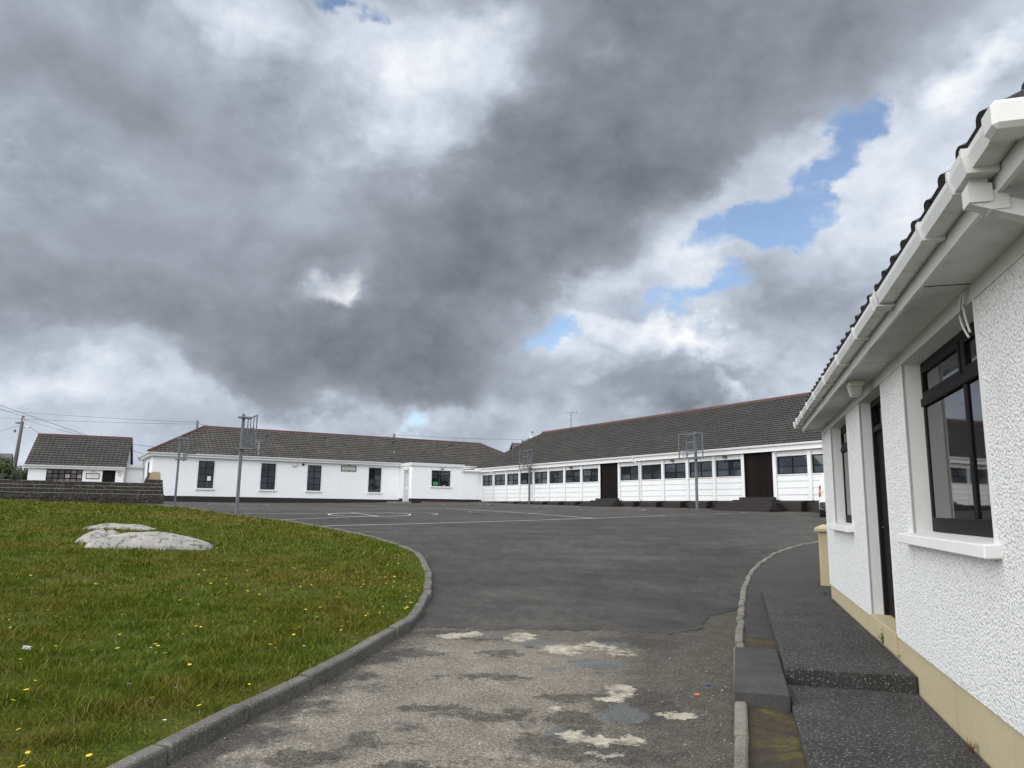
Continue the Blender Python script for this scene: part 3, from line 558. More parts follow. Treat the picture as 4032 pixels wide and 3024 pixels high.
# ================================================================ BUILDING HELPERS
_pane_cache = {}
def pane_mesh(w, h, mat):
    k = (round(w, 3), round(h, 3), mat.name)
    if k not in _pane_cache:
        me = bpy.data.meshes.new('pane'); me.from_pydata([(-w / 2, 0, -h / 2), (w / 2, 0, -h / 2), (w / 2, 0, h / 2), (-w / 2, 0, h / 2), (-w / 2, .008, -h / 2), (w / 2, .008, -h / 2), (w / 2, .008, h / 2), (-w / 2, .008, h / 2)], [],
            [(0, 1, 2, 3), (4, 7, 6, 5), (0, 4, 5, 1), (1, 5, 6, 2), (2, 6, 7, 3), (3, 7, 4, 0)]); me.materials.append(mat); _pane_cache[k] = me
    return _pane_cache[k]
def child(name, me, parent, loc, rot=None):
    o = bpy.data.objects.new(name, me); COL.objects.link(o); o.parent = parent; o.location = loc
    if rot: o.rotation_euler = rot
    return o
def window(parent, x0, x1, z0, z1, y, xs, zs, fw=.05, bw=.035, dep=.06, fm=None, gm=None, name='window', tilt=.0):
    """xs / zs: inner bar positions; the frame is one mesh, every pane its own"""
    fm = fm or M['frame']; gm = gm or M['glass']; mb = MB()
    mb.box(x0, x0 + fw, y, y + dep, z0, z1); mb.box(x1 - fw, x1, y, y + dep, z0, z1); mb.box(x0 + fw, x1 - fw, y, y + dep, z0, z0 + fw); mb.box(x0 + fw, x1 - fw, y, y + dep, z1 - fw, z1)
    for x in xs: mb.box(x - bw / 2, x + bw / 2, y + .004, y + dep - .004, z0 + fw, z1 - fw)
    for z in zs: mb.box(x0 + fw, x1 - fw, y + .008, y + dep - .008, z - bw / 2, z + bw / 2)
    f = mb.build(name, fm, parent)
    ex = [x0 + fw] + [q for x in xs for q in (x - bw / 2, x + bw / 2)] + [x1 - fw]; ez = [z0 + fw] + [q for z in zs for q in (z - bw / 2, z + bw / 2)] + [z1 - fw]
    for i in range(0, len(ex), 2):
        for j in range(0, len(ez), 2):
            w, h = ex[i + 1] - ex[i] + .01, ez[j + 1] - ez[j] + .01
            child('pane', pane_mesh(w, h, gm), f, ((ex[i] + ex[i + 1]) / 2, y + dep * .5, (ez[j] + ez[j + 1]) / 2), (random.uniform(-.006, .006), 0, random.uniform(-.006, .006)))
    return f
def wall_open(mb, x0, x1, z0, z1, ops, y=0., dep=.2):
    """front of a wall (facing -y) with openings and their reveals"""
    X = sorted({x0, x1, *[o[0] for o in ops], *[o[1] for o in ops]}); Z = sorted({z0, z1, *[o[2] for o in ops], *[o[3] for o in ops]})
    for i in range(len(X) - 1):
        for j in range(len(Z) - 1):
            cx, cz = (X[i] + X[i + 1]) / 2, (Z[j] + Z[j + 1]) / 2
            if any(o[0] < cx < o[1] and o[2] < cz < o[3] for o in ops): continue
            mb.face([(X[i], y, Z[j]), (X[i + 1], y, Z[j]), (X[i + 1], y, Z[j + 1]), (X[i], y, Z[j + 1])])
def reveals(mb, ops, y, dep):
    for (a, b, c, d) in ops:
        mb.face([(a, y, c), (a, y, d), (a, y + dep, d), (a, y + dep, c)]); mb.face([(b, y, d), (b, y, c), (b, y + dep, c), (b, y + dep, d)])
        mb.face([(a, y, d), (b, y, d), (b, y + dep, d), (a, y + dep, d)]); mb.face([(a, y, c), (a, y + dep, c), (b, y + dep, c), (b, y, c)])
_TP = [(0., .0), (.19, .0), (.225, .018), (.25, .024), (.285, .024), (.31, .016), (.335, .004)]
def tile_mesh(mat, W_=.335, L=.40, th=.05):
    k = ('tile', mat.name)
    if k in _pane_cache: return _pane_cache[k]
    V = []; F = []; n = len(_TP); EI = []
    for v, up in ((0., th), (L, .004)):
        V += [(u, v, h + up) for u, h in _TP]
    V += [(u, 0., -.004) for u, h in _TP]
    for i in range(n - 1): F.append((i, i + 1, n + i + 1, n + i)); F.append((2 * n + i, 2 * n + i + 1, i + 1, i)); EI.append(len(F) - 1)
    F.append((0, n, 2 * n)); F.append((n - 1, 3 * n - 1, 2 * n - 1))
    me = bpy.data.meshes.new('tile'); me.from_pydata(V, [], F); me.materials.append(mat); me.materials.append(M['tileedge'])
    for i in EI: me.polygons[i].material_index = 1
    _pane_cache[k] = me; return me
def tile_roof(root, roof, O, U, V, length, courses, gauge, clip, mat, nind, stagger=False):
    """O: eaves origin, U along the eaves, V up the slope (unit, local to root). clip(v) -> (u0, u1) of the slope at height v"""
    O, U, V = Vector(O), Vector(U), Vector(V); N = U.cross(V); me = tile_mesh(mat); TW = .3; ts = []
    rw = root.matrix_basis
    for c in range(courses):
        v = c * gauge; a, b = clip(v + gauge * .5)
        if b - a < .1: continue
        n = int(math.ceil((b - a) / TW)); off = (TW * .5 if (stagger and c % 2) else 0)
        us = [a + k * TW for k in range(n + 1)]
        for k in range(n):
            u0, u1 = us[k], min(us[k + 1], b)
            if u1 - u0 < .05: continue
            ts.append((u0, v, (u1 - u0) / TW))
    J = random.Random(11); mats = []
    for (u, v, sx) in ts:
        o = O + U * u + V * v + N * J.uniform(0, .006); sk = J.uniform(-.006, .006)
        R3 = Matrix(((U.x * sx, V.x, N.x, o.x), (U.y * sx, V.y, N.y, o.y), (U.z * sx, V.z, N.z, o.z), (0, 0, 0, 1)))
        mats.append(R3)
    cp = cam.matrix_world.translation; dist = [((rw @ m.translation) - cp).length for m in mats]; order = sorted(range(len(mats)), key=lambda i: dist[i])
    for i in order[:nind]:
        t = bpy.data.objects.new('tile', me); COL.objects.link(t); t.parent = roof; t.matrix_local = mats[i]
    rest = order[nind:]
    if rest:
        bv = np.array([v.co[:] for v in me.vertices]); bf = [tuple(p.vertices) for p in me.polygons]; V_ = []; F_ = []; tv = []
        for i in rest:
            m = np.array(mats[i]); q = bv @ m[:3, :3].T + m[:3, 3]; base = len(V_) * len(bv)
            V_.append(q); F_ += [tuple(base + k for k in f) for f in bf]; tv.append(J.random())
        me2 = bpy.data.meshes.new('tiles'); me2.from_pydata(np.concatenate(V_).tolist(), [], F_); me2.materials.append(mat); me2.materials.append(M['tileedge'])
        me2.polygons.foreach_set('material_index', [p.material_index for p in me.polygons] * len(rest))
        at = me2.attributes.new('tv', 'FLOAT', 'POINT'); at.data.foreach_set('value', np.repeat(np.array(tv, np.float32), len(bv)))
        o2 = bpy.data.objects.new('tiles', me2); COL.objects.link(o2); o2.parent = roof; stuff(o2)
def ridge_run(parent, p, q, mat, r=.12, L=.45, name='ridge_tile'):
    p, q = Vector(p), Vector(q); n = max(1, int((q - p).length / L)); t = (q - p) / n; e = t.normalized()
    a = e.cross(Vector((0, 0, 1))).normalized(); b = a.cross(e)
    prof = [(-1.15, -.55), (-.8, .25), (-.35, .62), (.35, .62), (.8, .25), (1.15, -.55)]
    mb = MB(); f = []
    for k in range(2):
        for (x, z) in prof: f.append(a * x * r * (1.06 if k == 0 else 1.) + b * z * r * (1.06 if k == 0 else 1.) + t * (k * 1.03))
    m = len(prof)
    for i in range(m - 1): mb.face([f[i], f[i + 1], f[m + i + 1], f[m + i]])
    mb.face([f[i] for i in range(m)]); mb.face([f[m + i] for i in reversed(range(m))])
    o0 = mb.build(name, mat, parent); o0.location = p
    for i in range(1, n): child(name, o0.data, parent, p + t * i)
def gutter(parent, p, q, mat, w=.11, h=.085, side=Vector((0, -1, 0)), name='gutter'):
    """square-line gutter running p -> q (top back edge), bulging towards side"""
    p, q = Vector(p), Vector(q); s = side; z = Vector((0, 0, 1))
    prof = [s * 0, s * w, s * w - z * h * .35, s * (w * .86) - z * h, s * (w * .2) - z * h, -z * h * .9]
    mb = MB(); mb.extrude([p + c for c in prof], q - p); return mb.build(name, mat, parent)

# ================================================================ NEAR BUILDING
def near_building():
    th = math.atan2(-A_AX.y, -A_AX.x); root = empty('roughcast_bungalow', N_AX * 1.38, th)
    tag(root, 'white roughcast bungalow with cream plinth and black windows, close on the right', 'building')
    FAR, NEAR, DEP = -13.3, -3.35, 7.
    top = 2.95; lint = 2.85; SO = 2.95
    ops = [(-6.92, -4.87, 1.44, lint), (-9.30, -7.93, .50, lint), (-12.08, -10.37, 1.44, lint)]
    mb = MB(); wall_open(mb, FAR, NEAR, .47, lint, ops)
    mb.face([(FAR, 0, .47), (FAR, 0, top), (FAR, DEP, top), (FAR, DEP, .47)]); mb.face([(FAR, 0, top), (FAR, DEP / 2, top + 2.1), (FAR, DEP, top)])
    mb.face([(NEAR, 0, .47), (NEAR, DEP, .47), (NEAR, DEP, top), (NEAR, 0, top)]); mb.face([(FAR, DEP, .47), (FAR, DEP, top), (NEAR, DEP, top), (NEAR, DEP, .47)])
    mb.face([(FAR, 0, .47), (NEAR, 0, .47), (NEAR, .05, .47), (FAR, .05, .47)])
    mb.build('wall', M['dash'], root)
    for o_ in ops:
        mb = MB(); reveals(mb, [o_], 0., .20); mb.build('reveal', M['smooth'], root)
    mb = MB(); mb.box(FAR - .01, NEAR + .01, -.004, .10, lint + .003, top); mb.build('lintel_band', M['smooth'], root)
    for (a, b, c, d) in ops:          # raised smooth margins beside the openings
        
        for x_ in (a - .035, b):
            mb = MB(); mb.box(x_, x_ + .035, -.006, .02, c, d); mb.build('plaster_margin', M['smooth'], root)
    mb = MB(); mb.box(FAR + .012, NEAR - .012, .014, .3, -.35, .47); mb.build('plinth', M['cream'], root)
    mb = MB(); mb.box(-9.30, -7.93, -.02, .22, .30, .505); mb.build('door_sill', M['cream'], root, bevel=.006)
    # windows: two top lights over two tall lights, with a deep bottom rail
    for (a, b, c, d), xm in ((ops[0], (-5.70,)), (ops[2], (-11.2,))):
        mb = MB(); y = .14; dp = .06
        mb.box(a, a + .06, y, y + dp, c + .02, d); mb.box(b - .07, b, y, y + dp, c + .02, d); mb.box(a + .07, b - .07, y, y + dp, d - .06, d); mb.box(a + .07, b - .07, y - .01, y + dp, c + .02, c + .13)
        mb.box(a + .004, b - .004, y - .016, y + dp + .002, 2.48, 2.55)
        for xq in xm: mb.box(xq - .035, xq + .035, y - .004, y + dp - .002, c + .13, d - .06)
        w = mb.build('window', M['framebk'], root, bevel=.006)
        ex = [a + .06, xm[0] - .045, xm[0] + .045, b - .07]
        for i in (0, 2):
            for z0, z1 in ((c + .13, 2.46), (2.55, d - .06)):
                x0, x1 = ex[i], ex[i + 1]
                child('pane', pane_mesh(x1 - x0 + .01, z1 - z0 + .01, M['glassn']), w, ((x0 + x1) / 2, y + .010, (z0 + z1) / 2))
                if z0 > 2:     # opening sash
                    f = MB(); e = .04; f.box(x0, x0 + e, y - .010, y + .009, z0, z1); f.box(x1 - e, x1, y - .010, y + .009, z0, z1); f.box(x0 + e, x1 - e, y - .010, y + .009, z0, z0 + e); f.box(x0 + e, x1 - e, y - .010, y + .009, z1 - e, z1); f.build('sash', M['framebk'], w, bevel=.002)
        s = MB(); s.hexa([(a - .22, -.09, c - .085), (b + .10, -.09, c - .085), (b + .10, .18, c - .07), (a - .22, .18, c - .07), (a - .22, -.085, c - .005), (b + .10, -.085, c - .005), (b + .10, .18, c + .02), (a - .22, .18, c + .02)])
        s.build('window_sill', M['smooth'], root, bevel=.008)
    # door
    a, b, c, d = ops[1]; mb = MB(); mb.box(a, a + .06, .12, .20, c, d); mb.box(b - .06, b, .12, .20, c, d); mb.box(a + .06, b - .06, .12, .20, d - .07, d); mb.box(a + .06, b - .06, .125, .195, 2.5, 2.56)
    dr = mb.build('door', M['framebk'], root)
    for k in range(7):
        x0 = a + .06 + k * (b - a - .12) / 7; q = MB(); q.box(x0 + .003, x0 + (b - a - .12) / 7 - .003, .16, .19, c + .02, 2.5); q.build('plank', M['door'], dr)
    child('pane', pane_mesh(b - a - .12, d - .07 - 2.56, M['glassn']), dr, ((a + b) / 2, .165, (d - .07 + 2.56) / 2))
    q = MB(); q.tube([(a + .2, .16, 1.45), (a + .2, .13, 1.45), (a + .3, .13, 1.45)], .009); q.build('handle', M['black'], dr)
    # eaves
    GY = -.305; zt = 3.09
    mb = MB(); mb.box(FAR, NEAR + .28, -.30, -.278, 2.925, 3.12); mb.box(NEAR + .28, NEAR + .302, -.30, DEP + .3, 2.925, 3.12); mb.build('fascia', M['upvc'], root)
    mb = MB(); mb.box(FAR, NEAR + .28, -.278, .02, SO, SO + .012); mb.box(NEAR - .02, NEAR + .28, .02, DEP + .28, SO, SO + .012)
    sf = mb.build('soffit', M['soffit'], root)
    for s_ in (4.85, 7.3, 9.8, 12.3):
        q = MB(); q.box(-s_ - .004, -s_ + .004, -.276, -.002, SO - .004, SO + .004); q.build('joint_strip', M['frame'] if s_ == 4.85 else M['soffit'], sf)
    q = MB(); q.box(FAR + .02, NEAR, -.012, -.004, SO - .012, SO - .002); q.build('edge_bead', M['soffit'], sf)
    XN = NEAR + .42     # gutter turns the corner here
    g = gutter(root, (FAR - .05, GY, zt), (XN, GY, zt), M['upvc'], .115, .08)
    gutter(root, (NEAR + .305, GY, zt), (NEAR + .305, DEP, zt), M['upvc'], .115, .08, side=Vector((1, 0, 0)))
    def clip_ring(x, w=.035, big=1.0):
        o = .007 * big; m = MB(); s_ = Vector((0, -1, 0)); z = Vector((0, 0, 1)); p = Vector((x - w / 2, GY, zt)); W_, H_ = .115, .08
        prof = [s_ * .0 + z * .006, s_ * (W_ + o) + z * .008, s_ * (W_ + o) - z * H_ * .35, s_ * (W_ * .86 + o) - z * (H_ + o), s_ * (W_ * .1) - z * (H_ + o), -z * (H_ + o)]
        m.extrude([p + c for c in prof], Vector((w, 0, 0))); return m
    for s_ in (4.15, 6.5, 7.62, 8.8, 9.98, 10.95, 11.9, 12.8): clip_ring(-s_, .045, 1.9).build('gutter_bracket', M['upvc'], g)
    for s_ in (5.5,): clip_ring(-s_, .16, 1.6).build('gutter_union', M['upvc'], g); clip_ring(-s_ - .07, .02, 2.6).build('union_band', M['upvc'], g); clip_ring(-s_ + .07, .02, 2.6).build('union_band', M['upvc'], g)
    clip_ring(-3.42, .22, 1.8).build('gutter_outlet', M['upvc'], g); clip_ring(-3.53, .024, 3.).build('union_band', M['upvc'], g); clip_ring(-3.31, .024, 3.).build('union_band', M['upvc'], g)
    clip_ring(-3.03, .05, 1.6).build('union_band', M['upvc'], g)
    m = MB(); m.box(XN - .10, XN + .025, GY - .135, GY + .02, zt - .10, zt + .012); m.build('gutter_angle', M['upvc'], g, bevel=.018)
    clip_ring(FAR - .05, .02, 2.).build('stop_end', M['upvc'], g)
    # downpipe with its swan neck
    m = MB(); w = .034
    def sq(path):
        path = [Vector(p) for p in path]
        for p, q in zip(path, path[1:]): m.bar(p, q, .068, .068)
    sq([(-3.42, GY - .055, zt - .075), (-3.42, GY - .055, zt - .19)]); sq([(-3.42, GY - .085, zt - .17), (-3.42, -.05, zt - .30)]); sq([(-3.42, -.05, zt - .27), (-3.42, -.05, .15)])
    m.box(-3.465, -3.375, GY - .10, GY - .01, zt - .20, zt - .12); m.box(-3.46, -3.38, GY - .02, GY + .05, zt - .235, zt - .15)
    m.build('downpipe', M['upvc'], root)
    # roof: deck, courses of rolled tiles, hip tiles at the near corner
    pit = math.radians(31.); V = Vector((0, math.cos(pit), math.sin(pit))); oy, oz = -.36, 3.122
    rl = (DEP / 2 - oy) / math.cos(pit); rz = oz + (DEP / 2 - oy) * math.tan(pit)
    hx = DEP / 2 - oy; mb = MB()
    mb.face([(FAR - .04, oy, oz), (NEAR + .36, oy, oz), (NEAR + .36 - hx, DEP / 2, rz), (FAR - .04, DEP / 2, rz)]); mb.face([(FAR - .04, DEP - oy, oz), (FAR - .04, DEP / 2, rz), (NEAR + .36 - hx, DEP / 2, rz), (NEAR + .36, DEP - oy, oz)]); mb.face([(NEAR + .36, oy, oz), (NEAR + .36, DEP - oy, oz), (NEAR + .36 - hx, DEP / 2, rz)])
    rf = mb.build('roof', M['tilenear'], root)
    tile_roof(root, rf, (FAR - .06, oy, oz + .005), (1, 0, 0), V, 11, 9, .345, lambda v: (0., (NEAR + .36 - v * math.cos(pit)) - (FAR - .06)), M['tilenear'], 150)
    ridge_run(rf, (NEAR + .16, oy + .20, oz + .17), (NEAR + .36 - hx, DEP / 2, rz + .06), M['hipdark'], .09, .4, 'hip_tile')
    ridge_run(rf, (NEAR + .36 - hx, DEP / 2, rz + .04), (FAR, DEP / 2, rz + .04), M['hipdark'], .12)
    return root
near_root = near_building()
def NB(s, off, z): return A_AX * s + N_AX * (1.38 + off) + Vector((0, 0, z))     # point by the near wall

def near_items():
    th = math.atan2(-A_AX.y, -A_AX.x)
    # concrete slabs along the wall
    def slab(name, label, s0, s1, o0, o1, z0, z1, mat, bev=.012, sl=0.):
        r = MB(); n = 9
        r.hexa([(-s1, o0, z0 + sl), (-s0, o0, z0), (-s0, o1, z0), (-s1, o1, z0 + sl), (-s1, o0, z1 + sl), (-s0, o0, z1), (-s0, o1, z1), (-s1, o1, z1 + sl)])
        o = r.build(name, mat, None, bevel=bev); o.location = N_AX * 1.38; o.rotation_euler = (0, 0, th); tag(o, label, 'slab'); return o
    slab('concrete_slab', 'long upper exposed-aggregate slab below the black door', 7.22, 13.95, -1.03, .008, -.1, .265, M['slab'])
    slab('concrete_slab', 'lower exposed-aggregate slab, nearest the camera, along the cream plinth', 3.2, 7.212, -1.03, .008, -.25, .125, M['slab'], sl=.0)
    slab('concrete_block', 'smooth dark concrete block bridging kerb and upper slab', 6.45, 8.45, -1.46, -1.038, -.15, .205, M['block'])
    # bulkhead lamp under the soffit
    L = empty('bulkhead_lamp', NB(8.3, -.17, 2.95), th); tag(L, 'small square grey bulkhead lamp under the eaves above the black door', 'lamp')
    m = MB(); m.box(-.085, .085, -.075, .075, -.065, 0.); m.build('housing', M['plastic'], L, bevel=.01)
    m = MB(); m.hexa([(-.055, -.045, -.165), (.055, -.045, -.165), (.055, .045, -.165), (-.055, .045, -.165), (-.08, -.07, -.065), (.08, -.07, -.065), (.08, .07, -.065), (-.08, .07, -.065)]); m.build('lens', M['lens'], L, bevel=.008)
    m = MB()
    for x in (-.03, .03): m.bar((x * .8, -.046, -.165), (x, -.073, -.065), .006, .006)
    m.build('guard', M['plastic'], L)
    # loose cable loops by the near window
    C0 = empty('hanging_cable', NB(4.92, -.02, 2.95), th); tag(C0, 'two white cable loops hanging at the near window head', 'cable')
    for k, (dx, dz) in enumerate(((-.10, -.30), (-.045, -.27))):
        pts = [(0, -.005, -.02)] + [(dx * math.sin(math.pi * t) * (1.2 - .3 * t) + .05 * t, -.02 + .01 * k, -.02 + dz * t) for t in np.linspace(.1, 1, 14)]
        m = MB(); m.tube(pts, .0075, 6); m.build('cable_loop', M['cable'], C0, smooth=True)
    # gate pillar past the far corner
    x, y = 5.88, 14.0; P = empty('gate_pillar', (x, y, g1(x, y)), math.radians(65)); tag(P, 'cream gate pillar with flat cap at the far corner of the bungalow', 'pillar')
    m = MB(); m.box(-.17, .17, -.17, .17, -.2, .99); m.build('shaft', M['cream'], P, bevel=.03)
    m = MB(); m.hexa([(-.23, -.23, .99), (.23, -.23, .99), (.23, .23, .99), (-.23, .23, .99), (-.23, -.23, 1.06), (.23, -.23, 1.06), (.23, .23, 1.06), (-.23, .23, 1.06)]); m.hexa([(-.228, -.228, 1.06), (.228, -.228, 1.06), (.228, .228, 1.06), (-.228, .228, 1.06), (-.1, -.1, 1.12), (.1, -.1, 1.12), (.1, .1, 1.12), (-.1, .1, 1.12)]); m.build('cap', M['cream'], P, bevel=.012)
    # small weeds at the plinth
    def weed(label, p, n, h, mat, seed, spread=.5, w=.006, leaf=False):
        r_ = random.Random(seed); m = MB()
        for k in range(n):
            a = r_.uniform(0, 6.28); l = h * r_.uniform(.5, 1); tip = Vector((math.cos(a) * l * spread * r_.random(), math.sin(a) * l * spread * r_.random(), l)); e = Vector((-math.sin(a), math.cos(a), 0)) * w
            mid = tip * .55 + Vector((0, 0, l * .08)); m.face([-e, e, mid + e * .8, mid - e * .8]); m.face([mid - e * .8, mid + e * .8, tip])
            if leaf:
                for j in range(3):
                    q = tip * r_.uniform(.4, 1); b = r_.uniform(0, 6.28); d = Vector((math.cos(b), math.sin(b), .3)) * .03; n_ = Vector((-math.sin(b), math.cos(b), 0)) * .011; m.face([q, q + d * .5 + n_, q + d, q + d * .5 - n_])
        o = m.build('weed', mat); o.location = p; tag(o, label, 'plant'); return o
    weed('small leafy weed growing from the plinth under the black door', NB(8.55, -.03, .30), 16, .17, M['stem'], 1, .8, .003, True)
    dry = plain('dry_brown_grass', (.17, .10, .05), .7, .2, 20.)
    weed('dry brown grass tuft at the plinth beside the lower slab', NB(5.62, -.03, .115), 60, .10, dry, 2, 1.0, .002)
    weed('tuft of brown weed at the far end of the upper slab by the pillar', NB(13.5, -.06, .26), 30, .10, dry, 3, 1.0, .003)
near_items()
# ================================================================ SCHOOL
TH_W = math.atan2(-S_AX.y, -S_AX.x); TH_M = math.atan2(T_AX.y, T_AX.x)
def small_lamp(name, label, loc, rz, w=.30, h=.10, d=.12, mat='plastic', cat='lamp'):
    L = empty(name, loc, rz); tag(L, label, cat)
    m = MB(); m.box(-w / 2, w / 2, -d, 0, 0, h); m.build('housing', M[mat], L, bevel=.01)
    m = MB(); m.hexa([(-w * .36, -d * .8, -.05), (w * .36, -d * .8, -.05), (w * .36, -d * .2, -.05), (-w * .36, -d * .2, -.05), (-w * .45, -d * .95, 0), (w * .45, -d * .95, 0), (w * .45, -d * .05, 0), (-w * .45, -d * .05, 0)]); m.build('lens', M['lens'], L)
    return L

def wing():
    root = empty('classroom_wing', SCH0, TH_W); tag(root, 'long white panelled classroom wing with dark tiled roof and two brown doors', 'building')
    B = 2.02; X0 = -14.45; NB_ = 19; base, floor, zf0, zf1 = 2.14, 2.31, 4.54, 4.75
    xs = [X0 + B * k for k in range(NB_ + 1)]; XE = xs[-1]; doors = {8, 14}; DEP = 13.3
    # backing wall and gables
    mb = MB(); mb.box(X0, XE, .16, .3, base - .02, zf1); mb.box(X0, X0 + .2, .3, DEP, base, zf1); mb.box(XE - .2, XE, .3, DEP, base, zf1); mb.box(X0, XE, DEP - .2, DEP, base, zf1)
    rz = 8.34; hy = DEP / 2
    mb.extrude([(X0, 0.02, zf1), (X0, DEP, zf1), (X0, hy, rz - .06)], (.2, 0, 0)); mb.extrude([(XE - .2, 0.02, zf1), (XE - .2, DEP, zf1), (XE - .2, hy, rz - .06)], (.2, 0, 0))
    mb.build('wall', M['render'], root)
    zs = [2.14, 2.42, 2.745, 3.07, 3.36]
    brd = MB(); brd.hexa([(-.90, .03, 0), (.90, .03, 0), (.90, .12, 0), (-.90, .12, 0), (-.90, .048, .30), (.90, .048, .30), (.90, .12, .30), (-.90, .12, .30)])
    b0 = None
    for k in range(NB_):
        a, b = xs[k], xs[k + 1]; cx = (a + b) / 2
        if k in doors:
            d = MB(); d.box(a + .10, a + .17, -.01, .16, floor, zf0); d.box(b - .17, b - .10, -.01, .16, floor, zf0); d.box(a + .17, b - .17, .10, .15, floor, zf0); dr = d.build('door', M['door'], root)
            n = 12; w = (b - a - .34) / n
            for j in range(n):
                x0 = a + .17 + j * w; q = MB(); q.box(x0 + .004, x0 + w - .004, .05 + (.006 if j % 2 else 0), .10, floor, zf0); q.build('plank', M['door'], dr)
            continue
        for j in range(4):
            h = zs[j + 1] - zs[j]
            if b0 is None: b0 = brd.build('board', M['board'], root); o = b0
            else: o = child('board', b0.data, root, (0, 0, 0))
            o.location = (cx, random.uniform(-.003, .003), zs[j] + .003); o.scale = (1, 1, (h - .012) / .30)
        q = MB(); q.box(a + .11, b - .11, .02, .13, 3.36, 3.405); q.build('window_sill', M['board'], root)
        window(root, a + .13, b - .13, 3.405, 4.275, .05, [cx], [3.405 + .87 * .42], .05, .045, .07, M['frame'], M['glassw'])
        q = MB(); q.box(a + .10, b - .10, .035, .15, 4.285, 4.325); q.box(a + .10, b - .10, .055, .15, 4.325, zf0); q.build('head_panel', M['board'], root)
    pst = None
    for k in range(NB_ + 1):
        nx = k in doors or (k - 1) in doors
        if pst is None:
            q = MB(); q.box(-.10, .10, -.035, .16, base, zf0); pst = q.build('post', M['board'], root, bevel=.006); o = pst
        else: o = child('post', pst.data, root, (0, 0, 0))
        o.location = (xs[k], 0, 0)
    # brown plinth with buttress blocks and door steps
    mb = MB(); mb.box(X0 + .02, XE, .10, .28, 1.3, base); mb.build('plinth', M['brown'], root)
    for k in range(NB_):
        a, b = xs[k], xs[k + 1]; cx = (a + b) / 2
        if k in doors or (k - 1) in doors and False: continue
        p = root.matrix_basis @ Vector((cx, -.2, 0)); p = Matrix.Rotation(TH_W, 4, 'Z') @ Vector((cx, -.2, 0)) + SCH0; gz = g1(p.x, p.y)
        if base - gz < .12: h0 = gz
        q = MB(); q.hexa([(cx - .66, -.30, gz - .2), (cx + .66, -.30, gz - .2), (cx + .66, .10, gz - .2), (cx - .66, .10, gz - .2), (cx - .66, -.30, base - .07), (cx + .66, -.30, base - .07), (cx + .66, .10, base - .025), (cx - .66, .10, base - .025)])
        q.build('buttress', M['brown'], root, bevel=.01)
    for k in doors:
        cx = (xs[k] + xs[k + 1]) / 2; p = Matrix.Rotation(TH_W, 4, 'Z') @ Vector((cx, -1.4, 0)) + SCH0; gz = g1(p.x, p.y)
        n = 4 if k == 8 else 5; rise = (floor - gz - .02) / n
        for j in range(n):
            hw = 1.06 + (j * .17 if j else 0) + (.12 if j > 1 else 0); q = MB(); zt = floor - j * rise
            q.box(cx - hw, cx + hw, -.30 * (j + 1) - .02, .08 - .001 * j, gz - .3 if j == n - 1 else zt - rise - .01, zt - .004 * (j == 0)); q.build('step', M['brown'], root, bevel=.012)
    # fascia, gutter, downpipes
    mb = MB(); mb.box(X0 - .75, XE + .3, -.20, -.165, zf0, zf1 + .03); mb.build('fascia', M['fascia'], root)
    mb = MB(); mb.box(X0 - .75, XE + .3, -.165, .16, zf0 + .02, zf0 + .035); mb.build('soffit', M['smooth'], root)
    g = gutter(root, (X0 - .85, -.20, 4.87), (XE + .35, -.20, 4.87), M['upvc'], .12, .10)
    for k in (1, 10, 17):
        x = xs[k]; q = MB()
        for p_, q_ in (((x - .35, -.27, 4.80), (x - .35, -.27, 4.52)), ((x - .35, -.27, 4.55), (x - .02, -.075, 4.36)), ((x - .02, -.075, 4.40), (x - .02, -.075, base - .02))): q.tube([p_, q_], .036, 10)
        q.tube([(x - .35, -.27, 4.80), (x - .35, -.27, 4.68)], .048, 10); q.build('downpipe', M['upvc'], root, smooth=False)
    # roof
    oy, oz = -.28, 4.86; pit = math.atan2(rz - oz, hy - oy); V = Vector((0, math.cos(pit), math.sin(pit))); xa, xb = X0 - .88, XE + .45
    mb = MB(); mb.face([(xa, oy, oz), (xb, oy, oz), (xb, hy, rz), (xa, hy, rz)]); mb.face([(xa, hy, rz), (xb, hy, rz), (xb, DEP - oy, oz), (xa, DEP - oy, oz)]); mb.face([(xa, oy, oz - .04), (xa, DEP - oy, oz - .04), (xa, hy, rz - .04)])
    rf = mb.build('roof', M['tiledk'], root); L = (hy - oy) / math.cos(pit); n = 23
    tile_roof(root, rf, (xa, oy - .03, oz), (1, 0, 0), V, xb - xa, n, L / n, lambda v: (0., xb - xa), M['tiledk'], 300)
    ridge_run(rf, (xa - .02, hy, rz + .05), (xb, hy, rz + .05), M['ridge'], .13)
    q = MB(); q.box(-.09, .09, -.09, .09, 0, .2); v = q.build('ridge_vent', M['black'], rf); v.location = (X0 + 2.95, hy + .35, rz - .02)
    # small eaves lamps
    for k, x in ((6, 'far'), (11, 'mid'), (13, 'near')):
        cx = (xs[k] + xs[k + 1]) / 2; p = Matrix.Rotation(TH_W, 4, 'Z') @ Vector((cx - .2, .05, 4.40)) + SCH0
        small_lamp('eaves_lamp', {'far': 'small brown eaves lamp on the classroom wing, left of its far door', 'mid': 'small brown eaves lamp beside the gutter downpipe, between the two wing doors', 'near': 'small brown eaves lamp next to the near wing door'}[x], p, TH_W, .24, .07, .12, 'brown')
    return root
wing_root = wing()

